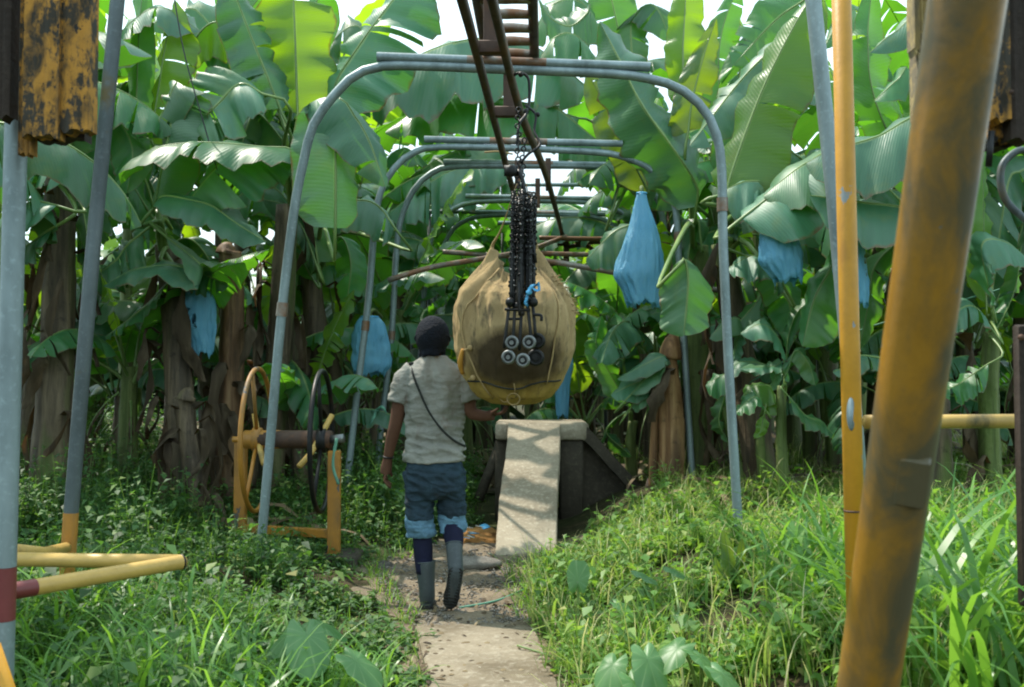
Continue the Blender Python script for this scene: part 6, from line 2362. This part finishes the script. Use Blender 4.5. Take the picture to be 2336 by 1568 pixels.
def hvar(xy, a, b):
    f = .5 + .5 * np.sin(xy[:, 0] * 2.7 + 1.5 * np.sin(xy[:, 1] * 2.1)) * np.sin(xy[:, 1] * 3.1 + .7)
    return (a + (b - a) * f) * r4.uniform(.6, 1.25, len(xy))


# left: a carpet of leafy weeds
xy = scatter(9500, -5.5, 0.2, 3.0, 9.5, -1, .02, .35)
xy = xy[~((xy[:, 1] > 5.5) & (xy[:, 1] < 7.4) & (ledge(xy[:, 1]) - xy[:, 0] < .10))]
o = weeds('leafy_weeds', xy, hvar(xy, .10, .34) * (.30 + .70 * ss(.0, .8, ledge(xy[:, 1]) - xy[:, 0])), 7, .060, M_weed, 1)
tag(kind(o, 'stuff'), 'carpet of small leafy weeds left of the path', 'weeds')
xy = scatter(5200, -7, .2, 6.3, 13, -1, .1, .3)
xy = xy[~((xy[:, 0] > -2.35) & (xy[:, 0] < -.9) & (xy[:, 1] < 8.2))]
o = weeds('tall_weeds', xy, hvar(xy, .22, .62), 9, .085, M_weed, 2)
tag(kind(o, 'stuff'), 'taller tangled weeds at the feet of the left banana stems', 'weeds')
xy = scatter(9000, -6, .3, 3.2, 12, -1, .04, .2)
o = blades('left_grass', xy, hvar(xy, .12, .40) * (.35 + .65 * ss(.0, .8, ledge(xy[:, 1]) - xy[:, 0])), r4.uniform(.004, .009, len(xy)), r4.uniform(.1, .55, len(xy)), M_grass, 3)
tag(kind(o, 'stuff'), 'thin green grass blades among the left weeds', 'grass')
xy = scatter(1500, -5, .2, 3.0, 9.0, -1, .45, .1)
o = weeds('broad_weeds', xy, hvar(xy, .14, .40), 6, .115, M_weed, 12)
tag(kind(o, 'stuff'), 'larger leaved weeds scattered through the left carpet', 'weeds')
xy = scatter(2300, .1, 4.0, 3.0, 9.0, 1, .08, .1)
o = weeds('broad_weeds', xy, hvar(xy, .12, .34), 6, .105, M_sunweed, 13)
tag(kind(o, 'stuff'), 'larger leaved weeds scattered through the right bank', 'weeds')
xy = scatter(3600, .1, 4.5, 3.0, 9.0, 1, .05, .1)
o = blades('wide_bank_grass', xy, hvar(xy, .18, .44), r4.uniform(.011, .023, len(xy)), r4.uniform(.25, .8, len(xy)), M_sungrass, 14, 5, .7)
tag(kind(o, 'stuff'), 'wider bowed green blades sticking out of the right bank', 'grass')
# right: bank of drying grass with weeds beneath
xy = scatter(8500, .1, 5.5, 3.0, 11, 1, .0, .45)
o = blades('dry_bank_grass', xy, hvar(xy, .16, .44), r4.uniform(.004, .010, len(xy)), r4.uniform(.25, .85, len(xy)), M_straw, 4)
tag(kind(o, 'stuff'), 'sunlit half dry grass covering the right bank', 'grass')
xy = scatter(9000, .1, 5.5, 3.0, 12, 1, .0, .4)
o = blades('right_grass', xy, hvar(xy, .12, .34), r4.uniform(.006, .013, len(xy)), r4.uniform(.15, .65, len(xy)), M_sungrass, 5)
tag(kind(o, 'stuff'), 'fresh green grass mixed into the right bank', 'grass')
xy = scatter(7000, .1, 5.0, 3.0, 11, 1, .02, .3)
o = weeds('bank_weeds', xy, hvar(xy, .07, .22), 6, .055, M_sunweed, 6)
tag(kind(o, 'stuff'), 'low leafy weeds under the grass of the right bank', 'weeds')
xy = scatter(900, .9, 4.5, 5.0, 10, 1, .1, .2)
o = blades('seed_grass', xy, hvar(xy, .32, .62), r4.uniform(.004, .008, len(xy)), r4.uniform(.35, .8, len(xy)), M_straw, 7, 6)
tag(kind(o, 'stuff'), 'arching pale seed grass at the back of the right bank', 'grass')
# tall broad blades at both front corners
xy = scatter(1150, 1.25, 3.4, 2.6, 5.2, 1, .3, .6, 2.75)
o = blades('broad_grass', xy, hvar(xy, .45, .92), r4.uniform(.020, .040, len(xy)), r4.uniform(.18, .62, len(xy)), M_broad, 8, 7, .5)
tag(kind(o, 'stuff'), 'tall broad bladed grass right of the leaning pole', 'grass')
xy = scatter(2100, -2.8, -.42, 2.8, 4.5, -1, .14, .5, 2.8)
o = blades('front_grass', xy, hvar(xy, .25, .62), r4.uniform(.011, .026, len(xy)), r4.uniform(.25, .75, len(xy)), M_broad, 9, 6, .6)
tag(kind(o, 'stuff'), 'bright bowed grass along the bottom left of the view', 'grass')
# dry fallen leaves and debris under the plants
n = 2600
xl_ = r4.uniform(-9, 9, n)
yl_ = r4.uniform(7.5, 16, n)
ok = (np.abs(xl_) > 1.2) | (yl_ > 11)
xl_, yl_ = xl_[ok], yl_[ok]
o = leaf_cards('leaf_litter', np.stack([xl_, yl_, gz(xl_, yl_) + r4.uniform(.0, .15, len(xl_))], -1), r4.uniform(.2, .8, len(xl_)), r4.uniform(.02, .09, len(xl_)), r4.uniform(0, 6.28, len(xl_)), r4.uniform(-.2, .7, len(xl_)), M_litter, 15)
tag(kind(o, 'stuff'), 'dead brown leaves lying under the banana plants', 'leaf litter')


n = 260
yl_ = r4.uniform(3.6, 8.0, n)
xl_ = ledge(yl_) + (redge(yl_) - ledge(yl_)) * np.where(r4.uniform(0, 1, n) < .6, r4.beta(.5, .5, n), r4.uniform(0, 1, n))
o = leaf_cards('path_litter', np.stack([xl_, yl_, np.where(yl_ < 5.4, .056, gz(xl_, yl_) + .045)], -1), r4.uniform(.02, .10, n), r4.uniform(.004, .016, n), r4.uniform(0, 6.28, n), r4.uniform(0, .3, n), M_litter, 16)
tag(kind(o, 'stuff'), 'bits of dry leaf and straw lying on the path', 'leaf litter')
n = 1500
yl_ = r4.uniform(3.2, 7.6, n)
sd_ = r4.uniform(0, 1, n) < .5
ins_ = np.where(yl_ < 5.5, .03, .09)
xl_ = np.where(sd_, ledge(yl_) - .06 + r4.uniform(0, 1, n) * (ins_ + .06), redge(yl_) + .06 - r4.uniform(0, 1, n) * (ins_ + .06))
xy = np.stack([xl_, yl_], -1)
o = blades('path_edge_grass', xy, r4.uniform(.04, .20, n) * np.where(yl_ < 5.5, .6, 1), r4.uniform(.004, .011, n), r4.uniform(.2, .8, n), M_grass, 17, 4, .9)
tag(kind(o, 'stuff'), 'short grass creeping over both edges of the path', 'grass')

# ---- broad heart-shaped leaves close to the lens
def taro(px, py, Y, stems, label, seed, group='heart-leaved plants beside the path'):
    """stems: list of (photo x, photo y, distance, size, heading deg, pitch deg) of each leaf"""
    b = P(px, py, Y)
    bb = Vector((b.x, b.y, g(b.x, b.y)))
    o = thing('taro_plant', bb, label, 'taro', group)
    q = random.Random(seed)
    for (lx, ly, LY, size, hd, pt_) in stems:
        c = P(lx, ly, LY)
        mb = MB()
        v, f, uv = [], [], []
        nr, nc = 9, 28
        for i in range(nr + 1):
            for j in range(nc):
                a = 2 * math.pi * j / nc
                # heart outline: notch at the stalk (a = pi), point at a = 0
                rr_ = .62 + .38 * math.cos(a / 2) ** 6 + .10 * math.cos(2 * a) - .42 * math.exp(-((a - math.pi) / .30) ** 2)
                rr_ *= 1 + .03 * math.sin(9 * a + seed) + .02 * math.sin(17 * a)
                s_ = i / nr
                x, y = rr_ * s_ * math.cos(a), rr_ * s_ * math.sin(a) * .86
                z = -.16 * s_ * s_ + .10 * abs(math.sin(a)) * s_ - .05 * max(0, math.cos(a)) * s_ ** 2 + .035 * math.sin(7 * a + seed) * s_ ** 2
                v.append(Vector((x, y, z)) * size)
                uv.append((.5 + y * .5, .3 + x * .5))
        for i in range(nr):
            for j in range(nc):
                f.append((i * nc + j, (i + 1) * nc + j, (i + 1) * nc + (j + 1) % nc, i * nc + (j + 1) % nc))
        M_ = Matrix.Rotation(R(hd), 3, 'Z') @ Matrix.Rotation(R(pt_), 3, 'Y') @ Matrix.Rotation(q.uniform(-.2, .2), 3, 'X')
        mb.add([c + M_ @ p for p in v], f, 0, uv)
        mb.build('leaf', M_taro, o)
        MB().tube([bb, bb.lerp(c, .55) + Vector((0, 0, .05)), c + Vector((0, 0, -.004))], [.009, .007, .005], 7, smooth=10).build('stalk', M_pet, o)
    return o


taro(690, 1530, 3.7, [(700, 1450, 3.6, .15, -70, 38), (668, 1440, 3.7, .11, -120, 30), (735, 1425, 3.75, .10, 10, 25)], 'pale heart-leaved plant among the grass at the bottom left', 1)
taro(820, 1540, 3.6, [(812, 1508, 3.5, .12, -20, 35)], 'single glossy broad leaf right of the pale heart-leaved plant', 2)
taro(1470, 1560, 3.9, [(1478, 1505, 3.5, .12, -75, 50), (1398, 1518, 3.55, .105, -120, 42), (1448, 1558, 3.45, .10, -60, 42)], 'heart-leaved plant at the bottom edge right of the path slab', 3)
taro(1600, 1560, 3.8, [(1600, 1500, 3.5, .12, -30, 35), (1545, 1478, 3.55, .11, -150, 30), (1650, 1540, 3.4, .11, -40, 38)], 'broad yellowish leaves on the grass at the bottom, right of the heart-leaved plant', 4)
taro(1320, 1400, 4.9, [(1318, 1325, 4.9, .105, 80, -60), (1415, 1380, 4.7, .09, -30, 30), (1460, 1310, 5.0, .09, -10, 20)], 'upright green leaf standing in the grass right of the path', 5)
taro(1560, 1430, 4.5, [(1560, 1410, 4.5, .10, -25, 25), (1530, 1300, 4.9, .08, -10, 20)], 'broad leaf with a browned edge in the middle of the right bank', 6)
taro(1880, 1350, 4.2, [(1880, 1320, 4.2, .11, 170, 25), (1850, 1400, 4.0, .08, -40, 30)], 'round green leaf against the foot of the slim yellow post', 7)
# yellowing upright sprout on the right bank
b = P(1665, 1330, 5.0)
yb_ = thing('yellowing_sprout', (b.x, b.y, g(b.x, b.y)), 'yellowing upright sprout in the grass left of the nearest arch foot', 'sprout')
for i, (mid, A, B) in enumerate([([(1668, 1330), (1662, 1270), (1650, 1210)], (-16, 0, .0), (16, 0, .02)), ([(1668, 1330), (1690, 1280), (1692, 1230)], (-12, 0, 0), (12, 0, .02)), ([(1668, 1330), (1640, 1300), (1632, 1270)], (-10, 0, 0), (10, 0, .02))]):
    leaf((yb_, Vector((b.x, b.y, g(b.x, b.y) + .1))), mid, 5.0, A, B, M_leaf_yel, 700 + i, pet=False, tears=0, n=14, pleat=.006, rib_r=.005)
print('objects', len(bpy.data.objects))
